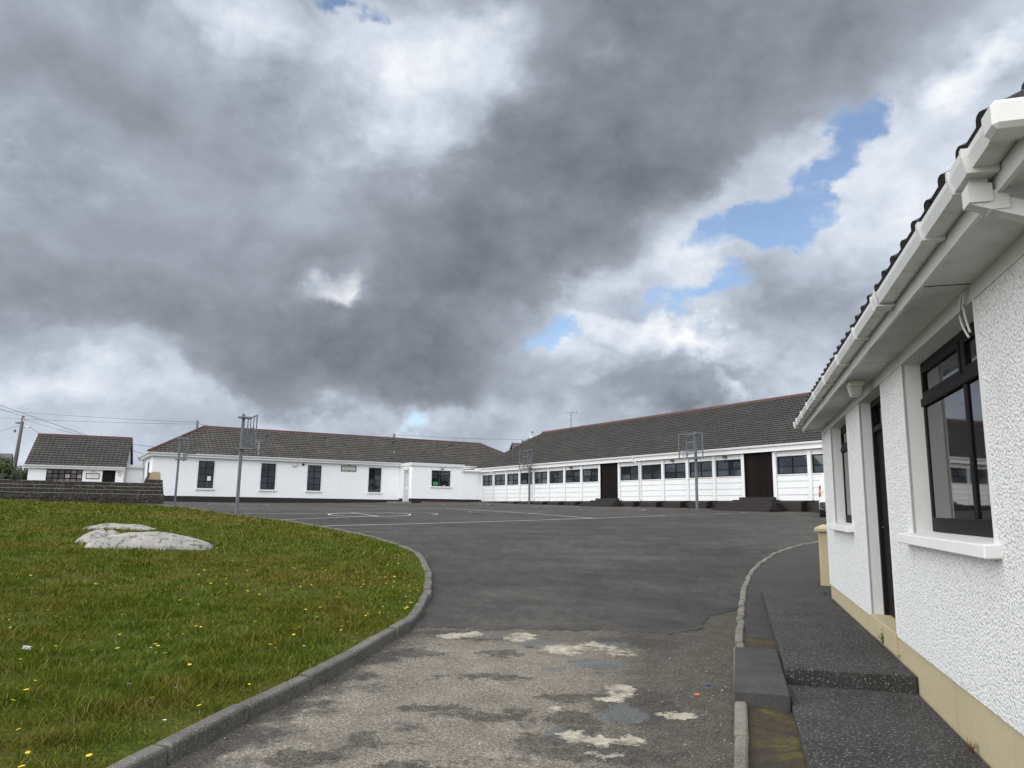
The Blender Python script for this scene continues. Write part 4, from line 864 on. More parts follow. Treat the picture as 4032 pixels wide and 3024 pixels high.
def main_block():
    Y0 = 17.0     # facade
    root = empty('school_main_block', SCH0, TH_M); tag(root, 'long low white school block with hipped tiled roof, red ridge and tall dark windows', 'building')
    XL, XR, DEP = -24.9, 7.0, 7.9; pl, ze = 2.16, 4.93
    ww = 1.08; wx = [-21.33, -16.93, -13.43, -8.48]; ops = [(c - ww / 2, c + ww / 2, 2.74, 4.70) for c in wx]
    mb = MB(); wall_open(mb, XL, XR, pl, ze + .08, ops, Y0)
    mb.face([(XL, Y0, pl), (XL, Y0, ze + .08), (XL, Y0 + DEP, ze + .08), (XL, Y0 + DEP, pl)]); mb.face([(XR, Y0, pl), (XR, Y0 + DEP, pl), (XR, Y0 + DEP, ze), (XR, Y0, ze)]); mb.face([(XL, Y0 + DEP, pl), (XL, Y0 + DEP, ze), (XR, Y0 + DEP, ze), (XR, Y0 + DEP, pl)])
    mb.build('wall', M['render'], root)
    mb = MB(); mb.box(XL + .015, XR - .015, Y0 + .015, Y0 + DEP - .02, 1.2, pl); mb.build('plinth', M['brown'], root)
    for i, (a, b, c, d) in enumerate(ops):
        m = MB(); reveals(m, [(a, b, c, d)], Y0, .16); m.build('reveal', M['smooth'], root)
        w = window(root, a, b, c, d, Y0 + .09, [(a + b) / 2], [c + (d - c) * q for q in (.25, .5, .75)], .05, .045, .06)
        m = MB(); m.box(a - .10, b + .10, Y0 - .09, Y0 + .10, c - .13, c); m.build('window_sill', M['board'], root, bevel=.01)
        m = MB(); 
        for (x0, x1, z0, z1) in ((a - .10, a, c, d + .1), (b, b + .10, c, d + .1), (a, b, d, d + .1)): m.box(x0, x1, Y0 - .008, Y0 + .01, z0, z1)
        m.build('window_margin', M['board'], root)
        if i == 0: q = MB(); q.box(.12, .36, 0, .003, 0, .31); n = q.build('paper_notice', M['white'], w); n.location = ((a + b) / 2 + .0, Y0 + .105, c + .55)
    # end-wall window, seen edge on
    m = MB(); m.box(XL - .01, XL + .06, Y0 + 2.2, Y0 + 3.3, 2.9, 4.6); m.build('end_window', M['frame'], root)
    # eaves
    m = MB(); m.box(XL - .28, XR + .3, Y0 - .27, Y0 - .24, ze - .02, ze + .17); m.box(XL - .30, XL - .27, Y0 - .27, Y0 + DEP + .3, ze - .02, ze + .17); m.build('fascia', M['fascia'], root)
    m = MB(); m.box(XL - .27, XR, Y0 - .24, Y0 + .01, ze - .005, ze + .01); m.box(XL - .27, XL + .01, Y0 - .24, Y0 + DEP, ze - .006, ze + .009); m.build('soffit', M['fascia'], root)
    gutter(root, (XL - .40, Y0 - .27, ze + .24), (XR + .3, Y0 - .27, ze + .24), M['upvc'], .12, .105); gutter(root, (XL - .30, Y0 - .37, ze + .24), (XL - .30, Y0 + DEP, ze + .24), M['upvc'], .12, .105, side=Vector((-1, 0, 0)))
    # hipped roof
    ov = .36; oz = ze + .23; hy = DEP / 2 + ov; rz = 7.52; yr = Y0 + DEP / 2; xa, xb = XL - ov, XR + ov; pit = math.atan2(rz - oz, hy); V = Vector((0, math.cos(pit), math.sin(pit)))
    mb = MB(); ya, yb = Y0 - ov, Y0 + DEP + ov; hx = hy * .96
    mb.face([(xa, ya, oz), (xb, ya, oz), (xb - hx, yr, rz), (xa + hx, yr, rz)]); mb.face([(xb, yb, oz), (xa, yb, oz), (xa + hx, yr, rz), (xb - hx, yr, rz)]); mb.face([(xa, yb, oz), (xa, ya, oz), (xa + hx, yr, rz)]); mb.face([(xb, ya, oz), (xb, yb, oz), (xb - hx, yr, rz)])
    rf = mb.build('roof', M['tile'], root); L = hy / math.cos(pit); n = 14; k_ = hx / L
    tile_roof(root, rf, (xa, ya - .02, oz + .01), (1, 0, 0), V, xb - xa, n, L / n, lambda v: (v * k_, (xb - xa) - v * k_), M['tile'], 300)
    ridge_run(rf, (xa + hx, yr, rz + .05), (xb - hx, yr, rz + .05), M['ridge'], .12)
    for x0, x1 in ((xa, xa + hx), (xb, xb - hx)): ridge_run(rf, (x0, ya, oz + .07), (x1, yr, rz + .06), M['ridge'], .12, name='hip_tile')
    for x, v in ((-16.6, 3.7), (-11.9, 3.95), (-5.8, 3.95), (-.3, 3.95), (-6.4, 1.9)):
        q = MB(); q.hexa([(-.16, 0, 0), (.16, 0, 0), (.16, .25, .03), (-.16, .25, .03), (-.13, -.02, .10), (.13, -.02, .10), (.12, .2, .10), (-.12, .2, .10)]) if v > 2 else q.box(-.02, .05, 0, .09, .02, .05)
        o = q.build('roof_vent' if v > 2 else 'tile_clip', M['black'] if v > 2 else M['white'], rf); o.location = Vector((x, ya, oz)) + V * v + Vector((0, 0, .03)); o.rotation_euler = (pit, 0, 0)
    return root
main_root = main_block()

def porch():
    root = empty('entrance_porch', SCH0, TH_M); tag(root, 'flat-roofed white entrance porch joining the main block to the wing', 'porch')
    y0, y1 = 14.45, 16.99; xl, xm, xr = -6.35, -1.75, 0.02; pl = 2.27; z1, z2 = 4.86, 4.46
    ops = [(-4.62, -2.94, 3.28, 4.55)]
    mb = MB(); wall_open(mb, xl, xr, pl, z2, [(-4.62, -2.94, 3.28, z2)], y0); wall_open(mb, xl, xm, z2, z1, [(-4.62, -2.94, z2, 4.55)], y0)
    dy0, dy1 = 14.98, 16.18; dz = 4.42
    mb.face([(xl, y0, pl), (xl, y0, z1), (xl, dy0, z1), (xl, dy0, pl)]); mb.face([(xl, dy1, pl), (xl, dy1, z1), (xl, y1, z1), (xl, y1, pl)]); mb.face([(xl, dy0, dz), (xl, dy0, z1), (xl, dy1, z1), (xl, dy1, dz)])
    for yy in (dy0, dy1): mb.face([(xl, yy, 2.0), (xl, yy, dz), (xl + .12, yy, dz), (xl + .12, yy, 2.0)])
    mb.face([(xl, dy0, dz), (xl, dy1, dz), (xl + .12, dy1, dz), (xl + .12, dy0, dz)])
    mb.build('wall', M['render'], root)
    mb = MB(); mb.box(xl + .012, xr, y0 + .014, y0 + .3, 1.3, pl); mb.box(xl + .012, xl + .3, y0 + .3, dy0 - .01, 1.3, pl); mb.box(xl + .012, xl + .3, dy1 + .01, y1, 1.3, pl); mb.build('plinth', M['brown'], root)
    a, b, c, d = ops[0]; m = MB(); reveals(m, ops, y0, .14); m.build('reveal', M['smooth'], root)
    w = window(root, a, b, c, d, y0 + .07, [(a + b) / 2], [c + .42, c + .85], .05, .03, .06)
    q = MB(); q.box(0, .43, 0, .004, 0, .27); o = q.build('green_card', M['green'], w); o.location = (a + .18, y0 + .085, c + .07)
    q = MB(); q.box(0, .24, 0, .004, 0, .03); o = q.build('white_strip', M['white'], w); o.location = (b - .62, y0 + .085, c + .06)
    m = MB(); m.box(a - .12, b + .12, y0 - .09, y0 + .08, c - .12, c); m.build('window_sill', M['board'], root, bevel=.01)
    m = MB()
    for (x0, x1, z0, z1_) in ((a - .08, a, c, d + .08), (b, b + .08, c, d + .08), (a, b, d, d + .08)): m.box(x0, x1, y0 - .008, y0 + .01, z0, z1_)
    m.build('window_margin', M['board'], root)
    m = MB(); m.box(xl + .06, xl + .11, dy0, dy1, 2.02, dz); dr = m.build('door', M['greydoor'], root)
    m = MB(); m.box(xl + .0, xl + .058, dy0, dy0 + .07, 2.02, dz); m.box(xl + .0, xl + .058, dy1 - .07, dy1, 2.02, dz); m.box(xl, xl + .058, dy0 + .07, dy1 - .07, dz - .07, dz); m.build('door_frame', M['board'], dr)
    m = MB(); m.box(xl + .045, xl + .06, dy0 + .45, dy0 + .75, 3.0, 3.22); m.build('letter_plate', M['white'], dr)
    m = MB(); m.box(xl - .10, xm + .05, y0 - .10, y1 + .02, z1, z1 + .25); m.build('roof_fascia', M['greyfascia'], root)
    m = MB(); m.box(xl - .06, xm + .01, y0 - .06, y1, z1 + .25, z1 + .30); m.build('flat_roof', M['slate'], root)
    m = MB(); m.box(xm + .052, xr - .02, y0 - .09, y1 - .2, z2, z2 + .24); m.build('low_roof_fascia', M['fascia'], root)
    gutter(root, (xm - .2, y0 - .09, z2 + .17), (xr - .1, y0 - .09, z2 + .17), M['upvc'], .11, .09)
    p = lambda x, y, z: Matrix.Rotation(TH_M, 4, 'Z') @ Vector((x, y, z)) + SCH0
    small_lamp('porch_lamp', 'small rusty wall lamp above the porch window', p(-3.72, y0 + .0, 4.68), TH_M, .26, .12, .12, 'tan')
    small_lamp('porch_lamp', 'long cream strip lamp above the grey porch door', p(xl, 15.55, 4.52), TH_M - math.pi / 2, .95, .20, .14)
    gz = g1(*p(-6.7, 15.6, 0).xy); s = MB(); s.box(-.95, .25, -1.2, 1.0, -.2, .10); o = s.build('doorstep', M['nosing'], None, bevel=.01); o.location = p(-6.62, 15.5, gz); o.rotation_euler = (0, 0, TH_M); tag(o, 'low concrete doorstep at the grey porch door', 'step')
    gz = g1(*p(-3.6, 14., 0).xy); s = MB(); s.box(-1.75, 1.75, -.45, .0, -.2, .09); o = s.build('kerb_ramp', M['pinkstrip'], None, bevel=.02); o.location = p(-3.75, 14.44, gz); o.rotation_euler = (0, 0, TH_M); tag(o, 'low reddish concrete strip at the foot of the porch wall', 'step')
    # things fixed to the main facade
    Y0 = 17.0
    S = empty('school_sign', p(-10.72, Y0, 4.33), TH_M); tag(S, 'black-framed cream name sign high on the main block wall', 'sign')
    m = MB(); w_, h_ = 1.24, .45; m.box(-w_ / 2, w_ / 2, -.03, -.005, 0, h_); m.build('panel', M['signface'], S)
    m = MB(); e = .06; m.box(-w_ / 2, -w_ / 2 + e, -.045, -.004, 0, h_); m.box(w_ / 2 - e, w_ / 2, -.045, -.004, 0, h_); m.box(-w_ / 2 + e, w_ / 2 - e, -.045, -.004, 0, e); m.box(-w_ / 2 + e, w_ / 2 - e, -.045, -.004, h_ - e, h_); m.build('frame', M['black'], S)
    text_mesh('lettering', 'Coláiste Chamuis', .135, M['ink'], S, (0, -.034, .33)); text_mesh('lettering', 'AR', .05, M['ink'], S, (0, -.034, .235)); text_mesh('lettering', 'OIFIG AN STIÚRTHÓRA', .082, M['ink'], S, (0, -.034, .165))
    m = MB(); m.box(-.18, .18, -.034, -.031, .075, .085); m.build('underline', M['ink'], S)
    small_lamp('sign_lamp', 'small white lamp above the cream name sign', p(-10.72, Y0, 4.84), TH_M, .26, .06, .10, 'white')
    A = empty('alarm_box', p(-15.02, Y0, 4.55), TH_M); tag(A, 'white alarm box under the eaves between second and third tall windows', 'alarm')
    m = MB(); m.box(-.18, .18, -.12, 0, 0, .27); m.build('case', M['plastic'], A, bevel=.02); m = MB(); m.box(-.08, .08, -.126, -.119, .07, .2); m.build('louvre', M['greyfascia'], A)
    v = MB(); v.tube([(0, 0, 0), (0, -.05, 0)], .10, 16); o = v.build('wall_vent', M['black'], None); o.location = p(-14.35, Y0, 4.72); o.rotation_euler = (0, 0, TH_M); tag(o, 'round black wall vent beside the white alarm box', 'vent')
porch()

def annex():
    PV = sch(22., -26.3); RA = Matrix.Rotation(math.radians(-7.5), 4, 'Z'); TA = TH_M - math.radians(7.5)      # the annex stands a little askew
    p = lambda x, y, z: RA @ (Matrix.Rotation(TH_M, 4, 'Z') @ Vector((x, y, z)) + SCH0 - PV) + PV
    root = empty('annex_building', p(0, 0, 0), TA); tag(root, 'small white gabled annex with dark tiled roof behind the terraced wall', 'building')
    Y0, XL, XR, DEP = 22., -32.45, -26.35, 7.0; ze = 4.03; rz = 6.66
    win = (-31.32, -29.02, 2.75, 3.97); dr_ = (-27.74, -26.88, 2.0, 3.98)
    mb = MB(); wall_open(mb, XL, XR, 1.6, ze + .1, [win, dr_], Y0)
    mb.face([(XL, Y0, 1.6), (XL, Y0, ze), (XL, Y0 + DEP, ze), (XL, Y0 + DEP, 1.6)]); mb.face([(XR, Y0, 1.6), (XR, Y0 + DEP, 1.6), (XR, Y0 + DEP, ze), (XR, Y0, ze)])
    for x in (XL, XR): mb.face([(x, Y0 - .1, ze), (x, Y0 + DEP + .1, ze), (x, Y0 + DEP / 2, rz - .05)])
    mb.build('wall', M['render'], root)
    a, b, c, d = win; m = MB(); reveals(m, [win, dr_], Y0, .1); m.build('reveal', M['smooth'], root)
    window(root, a, b, c, d, Y0 + .03, [a + (b - a) * k / 6 for k in range(1, 6)], [c + (d - c) * q for q in (.23, .47, .74)], .05, .07, .06, M['framebk'], M['glassp'])
    a, b, c, d = dr_; m = MB(); m.box(a, b, Y0 + .06, Y0 + .09, c, d); dd = m.build('door', M['door'], root)
    for k in range(8): q = MB(); w_ = (b - a) / 8; q.box(a + k * w_ + .006, a + (k + 1) * w_ - .006, Y0 + .035, Y0 + .06, c, d); q.build('plank', M['door'], dd)
    m = MB(); m.box(XL - .3, XR + .1, Y0 - .24, Y0 - .21, ze - .02, ze + .12); m.build('fascia', M['fascia'], root); m = MB(); m.box(XL - .3, XR + .1, Y0 - .21, Y0 + .01, ze, ze + .012); m.build('soffit', M['fascia'], root)
    gutter(root, (XL - .32, Y0 - .24, ze + .21), (XR + .12, Y0 - .24, ze + .21), M['upvc'], .12, .10)
    ov = .32; hy = DEP / 2 + ov; oz = ze + .2; ya = Y0 - ov; pit = math.atan2(rz - oz, hy); V = Vector((0, math.cos(pit), math.sin(pit))); xa, xb = XL - .22, XR + .12
    mb = MB(); yr = Y0 + DEP / 2; mb.face([(xa, ya, oz), (xb, ya, oz), (xb, yr, rz), (xa, yr, rz)]); mb.face([(xa, yr, rz), (xb, yr, rz), (xb, Y0 + DEP + ov, oz), (xa, Y0 + DEP + ov, oz)]); rf = mb.build('roof', M['tiledk'], root)
    L = hy / math.cos(pit); tile_roof(root, rf, (xa, ya - .02, oz + .01), (1, 0, 0), V, xb - xa, 13, L / 13, lambda v: (0, xb - xa), M['tiledk'], 300)
    ridge_run(rf, (xa, yr, rz + .05), (xb, yr, rz + .05), M['ridge'], .12)
    m = MB(); m.extrude([(xb + .01, ya, oz - .06), (xb + .01, ya, oz + .06), (xb + .01, yr, rz + .07), (xb + .01, Y0 + DEP + ov, oz + .06), (xb + .01, Y0 + DEP + ov, oz - .06), (xb + .01, yr, rz - .06)], (.025, 0, 0)); m.build('bargeboard', M['black'], rf)
    # flat-roofed link
    R2 = empty('link_corridor', SCH0, TH_M); tag(R2, 'short flat-roofed white link between the annex and the main block', 'building')
    m = MB(); m.box(XR + .015, -24.93, 23.2, 25.2, 1.6, 4.25); m.build('wall', M['render'], R2); m = MB(); m.box(XR - .05, -24.95, 22.95, 25.3, 4.25, 4.50); m.build('roof_fascia', M['greyfascia'], R2, bevel=.03)
    m = MB(); m.tube([(XR + .28, 23.1, 4.3), (XR + .28, 23.1, 1.8)], .045, 8); m.build('downpipe', M['upvc'], R2)
    S = empty('annex_sign', p(-28.36, Y0, 3.33), TA); tag(S, 'small black-framed white notice board on the annex wall', 'sign')
    w_, h_ = .88, .41; m = MB(); m.box(-w_ / 2, w_ / 2, -.03, -.004, 0, h_); m.build('panel', M['white'], S)
    m = MB(); e = .045; m.box(-w_ / 2, -w_ / 2 + e, -.045, -.003, 0, h_); m.box(w_ / 2 - e, w_ / 2, -.045, -.003, 0, h_); m.box(-w_ / 2 + e, w_ / 2 - e, -.045, -.003, 0, e); m.box(-w_ / 2 + e, w_ / 2 - e, -.045, -.003, h_ - e, h_); m.build('frame', M['black'], S)
    for z, words in ((.335, ((-.37, -.07), (-.05, .08), (.12, .37))), (.275, ((-.13, -.09), (-.06, .05), (.08, .12))), (.215, ((-.26, -.0), (.05, .26))), (.150, ((-.38, -.32), (-.28, -.05), (.0, .11), (.15, .37))), (.085, ((-.06, .04),))):
        m = MB()
        for x0, x1 in words:
            x = x0
            while x < x1 - .012: m.box(x, x + .014, -.034, -.0305, z - .016, z + .016); x += .022
        m.build('illegible_print', M['inkg'], S)
    small_lamp('annex_lamp', 'small cream lamp above the annex notice board', p(-28.36, Y0, 3.88), TA, .24, .07, .12)
    B = empty('meter_box', p(-26.62, Y0, 3.62), TA); tag(B, 'small pale meter box right of the annex door', 'box'); m = MB(); m.box(-.10, .10, -.08, 0, 0, .33); m.build('case', M['plastic'], B, bevel=.01); m = MB(); m.box(-.06, .06, -.084, -.079, .18, .23); m.build('label_plate', M['inkg'], B)
annex()
# ================================================================ YARD FURNITURE
def hoop(x, y, facing, label, seed, torn):
    z = g1(x, y) + .012; root = empty('basketball_hoop', (x, y, z), facing); tag(root, label, 'basketball hoop', 'galvanised basketball hoops round the yard')
    # local +x = towards the court
    m = MB(); m.box(-.06, .06, -.06, .06, -.2, 4.08); m.build('pole', M['steel'], root, bevel=.012)
    m = MB(); m.box(-.16, .16, -.16, .16, -.05, .015); m.build('base_plate', M['nosing'] if seed == 3 else M['steel'], root)
    d, w, z0, z1 = .36, .90, 2.62, 4.0
    m = MB(); m.box(d - .02, d + .02, -w, -w + .05, z0, z1); m.box(d - .02, d + .02, w - .05, w, z0, z1); m.box(d - .019, d + .019, -w + .05, w - .05, z0, z0 + .05); m.box(d - .019, d + .019, -w + .05, w - .05, z1 - .05, z1)
    m.box(d - .017, d + .017, -.30, -.27, z0 + .05, z1 - .05); m.box(d - .017, d + .017, .27, .30, z0 + .05, z1 - .05); m.box(d - .015, d + .015, -w + .05, w - .05, 3.0, 3.03)
    bd = m.build('backboard_frame', M['steel'], root)
    m = MB(); m.box(d + .02, d + .032, -.30, .30, 3.50, 3.55); m.box(d + .02, d + .032, -.30, -.25, 3.15, 3.50); m.box(d + .02, d + .032, .25, .30, 3.15, 3.50); m.box(d + .02, d + .032, -.25, .25, 3.12, 3.16); m.build('target_square', M['steel'], bd)
    m = MB()
    for k in range(1, 12): zz = z0 + .05 + k * (z1 - z0 - .1) / 12; m.box(d - .003, d + .003, -w + .05, w - .05, zz - .003, zz + .003)
    m.build('wire_mesh', M['steel'], bd)
    m = MB()
    for zz in (z0 + .05, z1 - .06):
        m.bar((-.20, -.13, zz), (d, -.32, zz), .05, .05); m.bar((-.20, .13, zz), (d, .32, zz), .05, .05); m.box(-.09, .09, -.16, .16, zz - .03, zz + .03)
    m.build('bracket', M['steel'], root)
    m = MB(); R = .225; cx = d + .17 + R; m.tube([(cx + R * math.cos(a), R * math.sin(a), 3.05) for a in np.linspace(0, 2 * math.pi, 25)], .011, 6, cap=False)
    m.bar((d, -.08, 3.05), (cx - R * .9, -.08, 3.05), .02, .02); m.bar((d, .08, 3.05), (cx - R * .9, .08, 3.05), .02, .02); m.bar((d, -.06, 2.85), (cx - R * .2, -R * .95, 3.045), .015, .015); m.bar((d, .06, 2.85), (cx - R * .2, R * .95, 3.045), .015, .015)
    rim = m.build('rim', M['steel'], root, smooth=False)
    r_ = random.Random(seed); m = MB()
    if torn < 2:
        n = 12 if torn == 0 else 5
        for k in range(n):
            a = 2 * math.pi * k / 12 + (0 if torn == 0 else 2.2); p = [Vector((cx + R * math.cos(a), R * math.sin(a), 3.05))]
            for q, (rr_, zz) in enumerate(((.17, 2.90), (.13, 2.76), (.12 if torn == 0 else .10, 2.60 if torn == 0 else 2.42))):
                aa = a + (.26 if q % 2 == 0 else 0) + r_.uniform(-.1, .1); rr_ *= (1 if torn == 0 else 1.1)
                tgt = Vector((cx + rr_ * math.cos(aa), rr_ * math.sin(aa), zz + r_.uniform(-.03, .03)))
                if torn: tgt = tgt.lerp(Vector((cx - .12, -.18, tgt.z)), .7)
                p.append(tgt)
            m.m = 1 if (torn and k < 2) or (torn == 0 and k in (2, 3, 8)) else 0; m.tube(p, .008, 4)
            a2 = a + .52; m.tube([p[0], Vector((cx + .17 * math.cos(a2 - .26), .17 * math.sin(a2 - .26), 2.9)) if not torn else p[1] + Vector((.03, .03, 0)), Vector((cx + .13 * math.cos(a2), .13 * math.sin(a2), 2.76)) if not torn else p[2] + Vector((.03, -.02, -.05))], .008, 4)
        m.build('torn_net' if torn else 'net', [M['net'], M['netblue']], rim)
    return root
FA = math.atan2(T_AX.y, T_AX.x)
hoop(-10.98, 30.32, FA, 'tall galvanised basketball hoop at the lawn kerb, nearest of the four', 1, 1)
hoop(-20.42, 45.9, FA, 'galvanised basketball hoop beside the end of the stone terrace', 2, 2)
hoop(9.85, 39.75, FA + math.pi, 'galvanised basketball hoop with ragged net in front of the wing, between its two doors', 3, 0)
hoop(1.40, 56.0, FA + math.pi, 'galvanised basketball hoop before the far end of the classroom wing', 4, 2)

def terrace():
    # concrete tiers over a rubble base, parallel to the main block
    E0 = Vector((-20.0, 43.45, 0)); root = empty('terraced_wall', E0, FA); tag(root, 'stepped dark concrete terrace on a rubble stone base at the lawn edge', 'wall')
    L = 22.; tops = [2.12, 2.35, 2.55, 2.77]
    m = MB(); m.box(-L, -.02, .06, .5, 1.0, 2.118); m.build('base', M['terrace'], root)
    for k, z in enumerate(tops):
        y = .0 + .32 * k; zb = 1.98 if k == 0 else tops[k - 1]
        m = MB(); n = 44; prev = None
        for i in range(n + 1):
            x = -L + i * (L - .0) / n; j = .018 * mnoise.noise((x * 1.3, k * 7., 1.)); jz = .012 * mnoise.noise((x * .9, k * 3., 5.))
            ring = [(x, y + j, zb - (.14 if k == 0 else .02)), (x, y + j - .004, z - .03 + jz), (x, y + j + .012, z + jz), (x, 1.75, z + jz), (x, 1.75, zb - .02)]
            if prev:
                for a in range(4): m.face([prev[a], prev[a + 1], ring[a + 1], ring[a]])
            else: m.face(list(reversed(ring)))
            prev = ring
        m.face(prev); t = m.build('tier', M['terrace'], root)
        m = MB()
        for i in range(n):      # pale worn nosing, chipped here and there
            if random.random() < .05: continue
            x = -L + i * L / n; j = .018 * mnoise.noise((x * 1.3, k * 7., 1.)); jz = .012 * mnoise.noise((x * .9, k * 3., 5.)); h = random.uniform(.020, .034)
            m.box(x, x + L / n - .004, y + j - .016, y + j + .05, z + jz - h, z + jz + .006)
        m.build('nosing', M['nosing'], t)
    # rubble stones of the base, each its own piece
    r_ = random.Random(3); sm = []
    for v in range(6):
        bm = bmesh.new(); bmesh.ops.create_icosphere(bm, subdivisions=2, radius=1.)
        for q in bm.verts:
            p = q.co; p = Vector((math.copysign(abs(p.x) ** .55, p.x), math.copysign(abs(p.y) ** .6, p.y), math.copysign(abs(p.z) ** .6, p.z))); q.co = p * (.62 + .30 * mnoise.noise(p * 1.3 + Vector((v * 9., 0, 0))))
        me = bpy.data.meshes.new('stone'); bm.to_mesh(me); bm.free(); me.materials.append(M['stone']); sm.append(me)
    cnt = 0
    for row in range(5):
        x = -9.6
        while x < -.15:
            w = r_.uniform(.10, .30); p = Matrix.Rotation(FA, 4, 'Z') @ Vector((x, 0, 0)) + E0; gz = float(lawn_z(p.x, p.y)); h = (2.0 - gz) / 5
            if cnt < 210 and r_.random() < .93:
                o = child('stone', sm[r_.randrange(6)], root, (x + w / 2, .045 + r_.uniform(-.02, .02), gz + (row + .45) * h + r_.uniform(-.02, .02)), (r_.uniform(-.3, .3), r_.uniform(-.15, .15), r_.uniform(-.2, .2)))
                o.scale = (w * .62, .09, h * r_.uniform(.5, .72)); cnt += 1
            x += w * .95
    m = MB(); m.hexa([(-.16, -.03, 1.2), (.02, -.03, 1.2), (.02, 1.0, 1.2), (-.16, 1.0, 1.2), (-.16, -.03, 2.13), (.02, -.03, 2.13), (.02, 1.0, 2.13), (-.16, 1.0, 2.13)]); m.build('end_pier', M['terrace'], root, bevel=.02)
    m = MB(); m.box(-.95, -.02, .99, 1.7, 2.765, 2.98); m.build('end_block', M['terrace'], root, bevel=.02)
    q = empty('stone_seat', E0, FA); tag(q, 'tan curved-top slab standing on the right end of the terrace', 'slab')
    m = MB(); pr = [(-.82, 2.985), (-.72, 3.36), (-.60, 3.45), (-.24, 3.45), (-.16, 3.36), (-.13, 2.985)]; m.extrude([(x, 1.15, z) for x, z in pr], (0, .35, 0)); m.build('slab_face', M['tan'], q, bevel=.02)
    m = MB(); m.hexa([(-1.0, 1.08, 2.78), (-.82, 1.08, 2.78), (-.82, 1.55, 2.78), (-1.0, 1.55, 2.78), (-.80, 1.12, 3.4), (-.73, 1.12, 3.4), (-.73, 1.5, 3.4), (-.80, 1.5, 3.4)]); m.build('buttress', M['stone'], q)
    # pale flat stones lying at its foot
    for (x, y, w, lab) in ((-6.6, -.5, 1.0, 'long pale flat stone lying in the grass at the terrace foot'),):
        p = Matrix.Rotation(FA, 4, 'Z') @ Vector((x, y, 0)) + E0; o = child('flat_stone', sm[2], None, (p.x, p.y, float(lawn_z(p.x, p.y)) + .03)); o.scale = (w * 1.1, .3, .10); o.rotation_euler = (0, 0, FA); tag(o, lab, 'stone')
terrace()

def boulder(name, label, x, y, rx, ry, h, seed, rot, skew=0., crack=False):
    n, mth = 26, 56; V = []; F = []
    for i in range(n + 1):
        r = i / n
        for k in range(mth):
            a = 2 * math.pi * k / mth; e = 1 + .13 * math.sin(2 * a + seed) + .07 * math.sin(3 * a + seed * 2.1) + .05 * math.sin(5 * a + seed)
            u, v = r * math.cos(a) * e, r * math.sin(a) * e; up = max(0., 1 - r ** 2.2) ** .8 * (1 + skew * u)
            q = Vector((u * rx, v * ry, up * h)); nz = mnoise.fractal(q * 1.6 + Vector((seed * 5., 0, 0)), 1., 2., 4) * .035 * (1 - r * .5); q.z += nz
            if crack: q.z -= .10 * math.exp(-((u * .9 + v * .35 - .15) / .06) ** 2) * (1 - r) ** .5
            if i == n: q.z -= .10
            V.append(tuple(q))
    for i in range(n):
        for k in range(mth): k2 = (k + 1) % mth; F.append((i * mth + k, i * mth + k2, (i + 1) * mth + k2, (i + 1) * mth + k))
    o = mesh_np(name, V, F, M['rock'], smooth=True); o.location = (x, y, float(lawn_z(x, y)) - .03); o.rotation_euler = (0, 0, rot); tag(o, label, 'boulder'); return o
boulder('boulder', 'large pale granite boulder half buried in the lawn', -7.98, 16.8, 1.14, .9, .32, 1., .15, -.1)
boulder('boulder', 'cracked grey granite boulder touching the left end of the large one', -9.35, 17.4, .60, .7, .30, 4., .3, .1, True)
boulder('boulder', 'low flat pale rock behind the large granite boulder', -11.3, 21.9, .95, .7, .21, 7., .2)
boulder('boulder', 'small stone in the grass right of the large boulder', -6.45, 17.6, .07, .06, .06, 2., .2)
boulder('boulder', 'tiny pale stone beside the right tip of the large boulder', -6.6, 17.2, .05, .05, .04, 3., .9)

# ---- utility poles, wires, lamp
def upole(label, x, y, z0, z1, lean=(0, 0), r=.13):
    o = empty('utility_pole', (x, y, z0)); tag(o, label, 'utility pole')
    m = MB(); m.tube([(0, 0, -.5), (lean[0] * .5, lean[1] * .5, (z1 - z0) * .5), (lean[0], lean[1], z1 - z0)], [r * 1.25, r * 1.1, r * .85], 10); m.build('shaft', M['pole'], o, smooth=True); return o
P1 = upole('grey wooden utility pole with street lamp left of the annex', -49.9, 75., 1.8, 10.2, (.45, 0), .17); top = Vector((-49.42, 75., 10.1))
m = MB(); m.tube([(.50, -.15, 7.15), (1.15, -.3, 7.25)], .025, 6); m.build('lamp_arm', M['steel'], P1)
m = MB(); m.hexa([(1.05, -.42, 7.16), (1.50, -.42, 7.22), (1.50, -.2, 7.22), (1.05, -.2, 7.16), (1.05, -.4, 7.32), (1.50, -.38, 7.36), (1.50, -.24, 7.36), (1.05, -.22, 7.32)]); m.build('lamp_head', M['fascia'], P1, bevel=.03)
m = MB(); m.tube([(.75 + .22 * math.cos(a), -.1, 8.0 + .26 * math.sin(a)) for a in np.linspace(0, 6.28, 16)], .03, 6, cap=False); m.tube([(.72 + .15 * math.cos(a), -.12, 8.0 + .17 * math.sin(a)) for a in np.linspace(0, 6.28, 16)], .02, 6, cap=False); m.build('cable_coil', M['cable'], P1)
m = MB(); m.box(-.18, .2, -.2, .2, 7.6, 7.72); m.box(-.24, -.1, -.2, .0, 6.7, 6.95); m.build('fittings', M['steel'], P1)
upole('utility pole rising behind the left hip of the main block', -33.9, 80., 2., 10.5, (0, 0), .13)
upole('utility pole top showing just above the main block ridge', -14.2, 90., 2., 10.32, (0, 0), .16)
def wire(a, b, sag, label, r=.016):
    a, b = Vector(a), Vector(b); m = MB(); m.tube([a.lerp(b, t) - Vector((0, 0, sag * 4 * t * (1 - t))) for t in np.linspace(0, 1, 15)], r, 5); o = m.build('overhead_wire', M['wire']); tag(o, label, 'wire'); return o
wire(top, (-68., 60., 18.5), .3, 'overhead wire rising from the utility pole to the upper left edge'); wire((-66, 58, 18.3), (-27.3, 56.2, 5.15), .4, 'overhead wire slanting down across the annex roof to the main block corner')
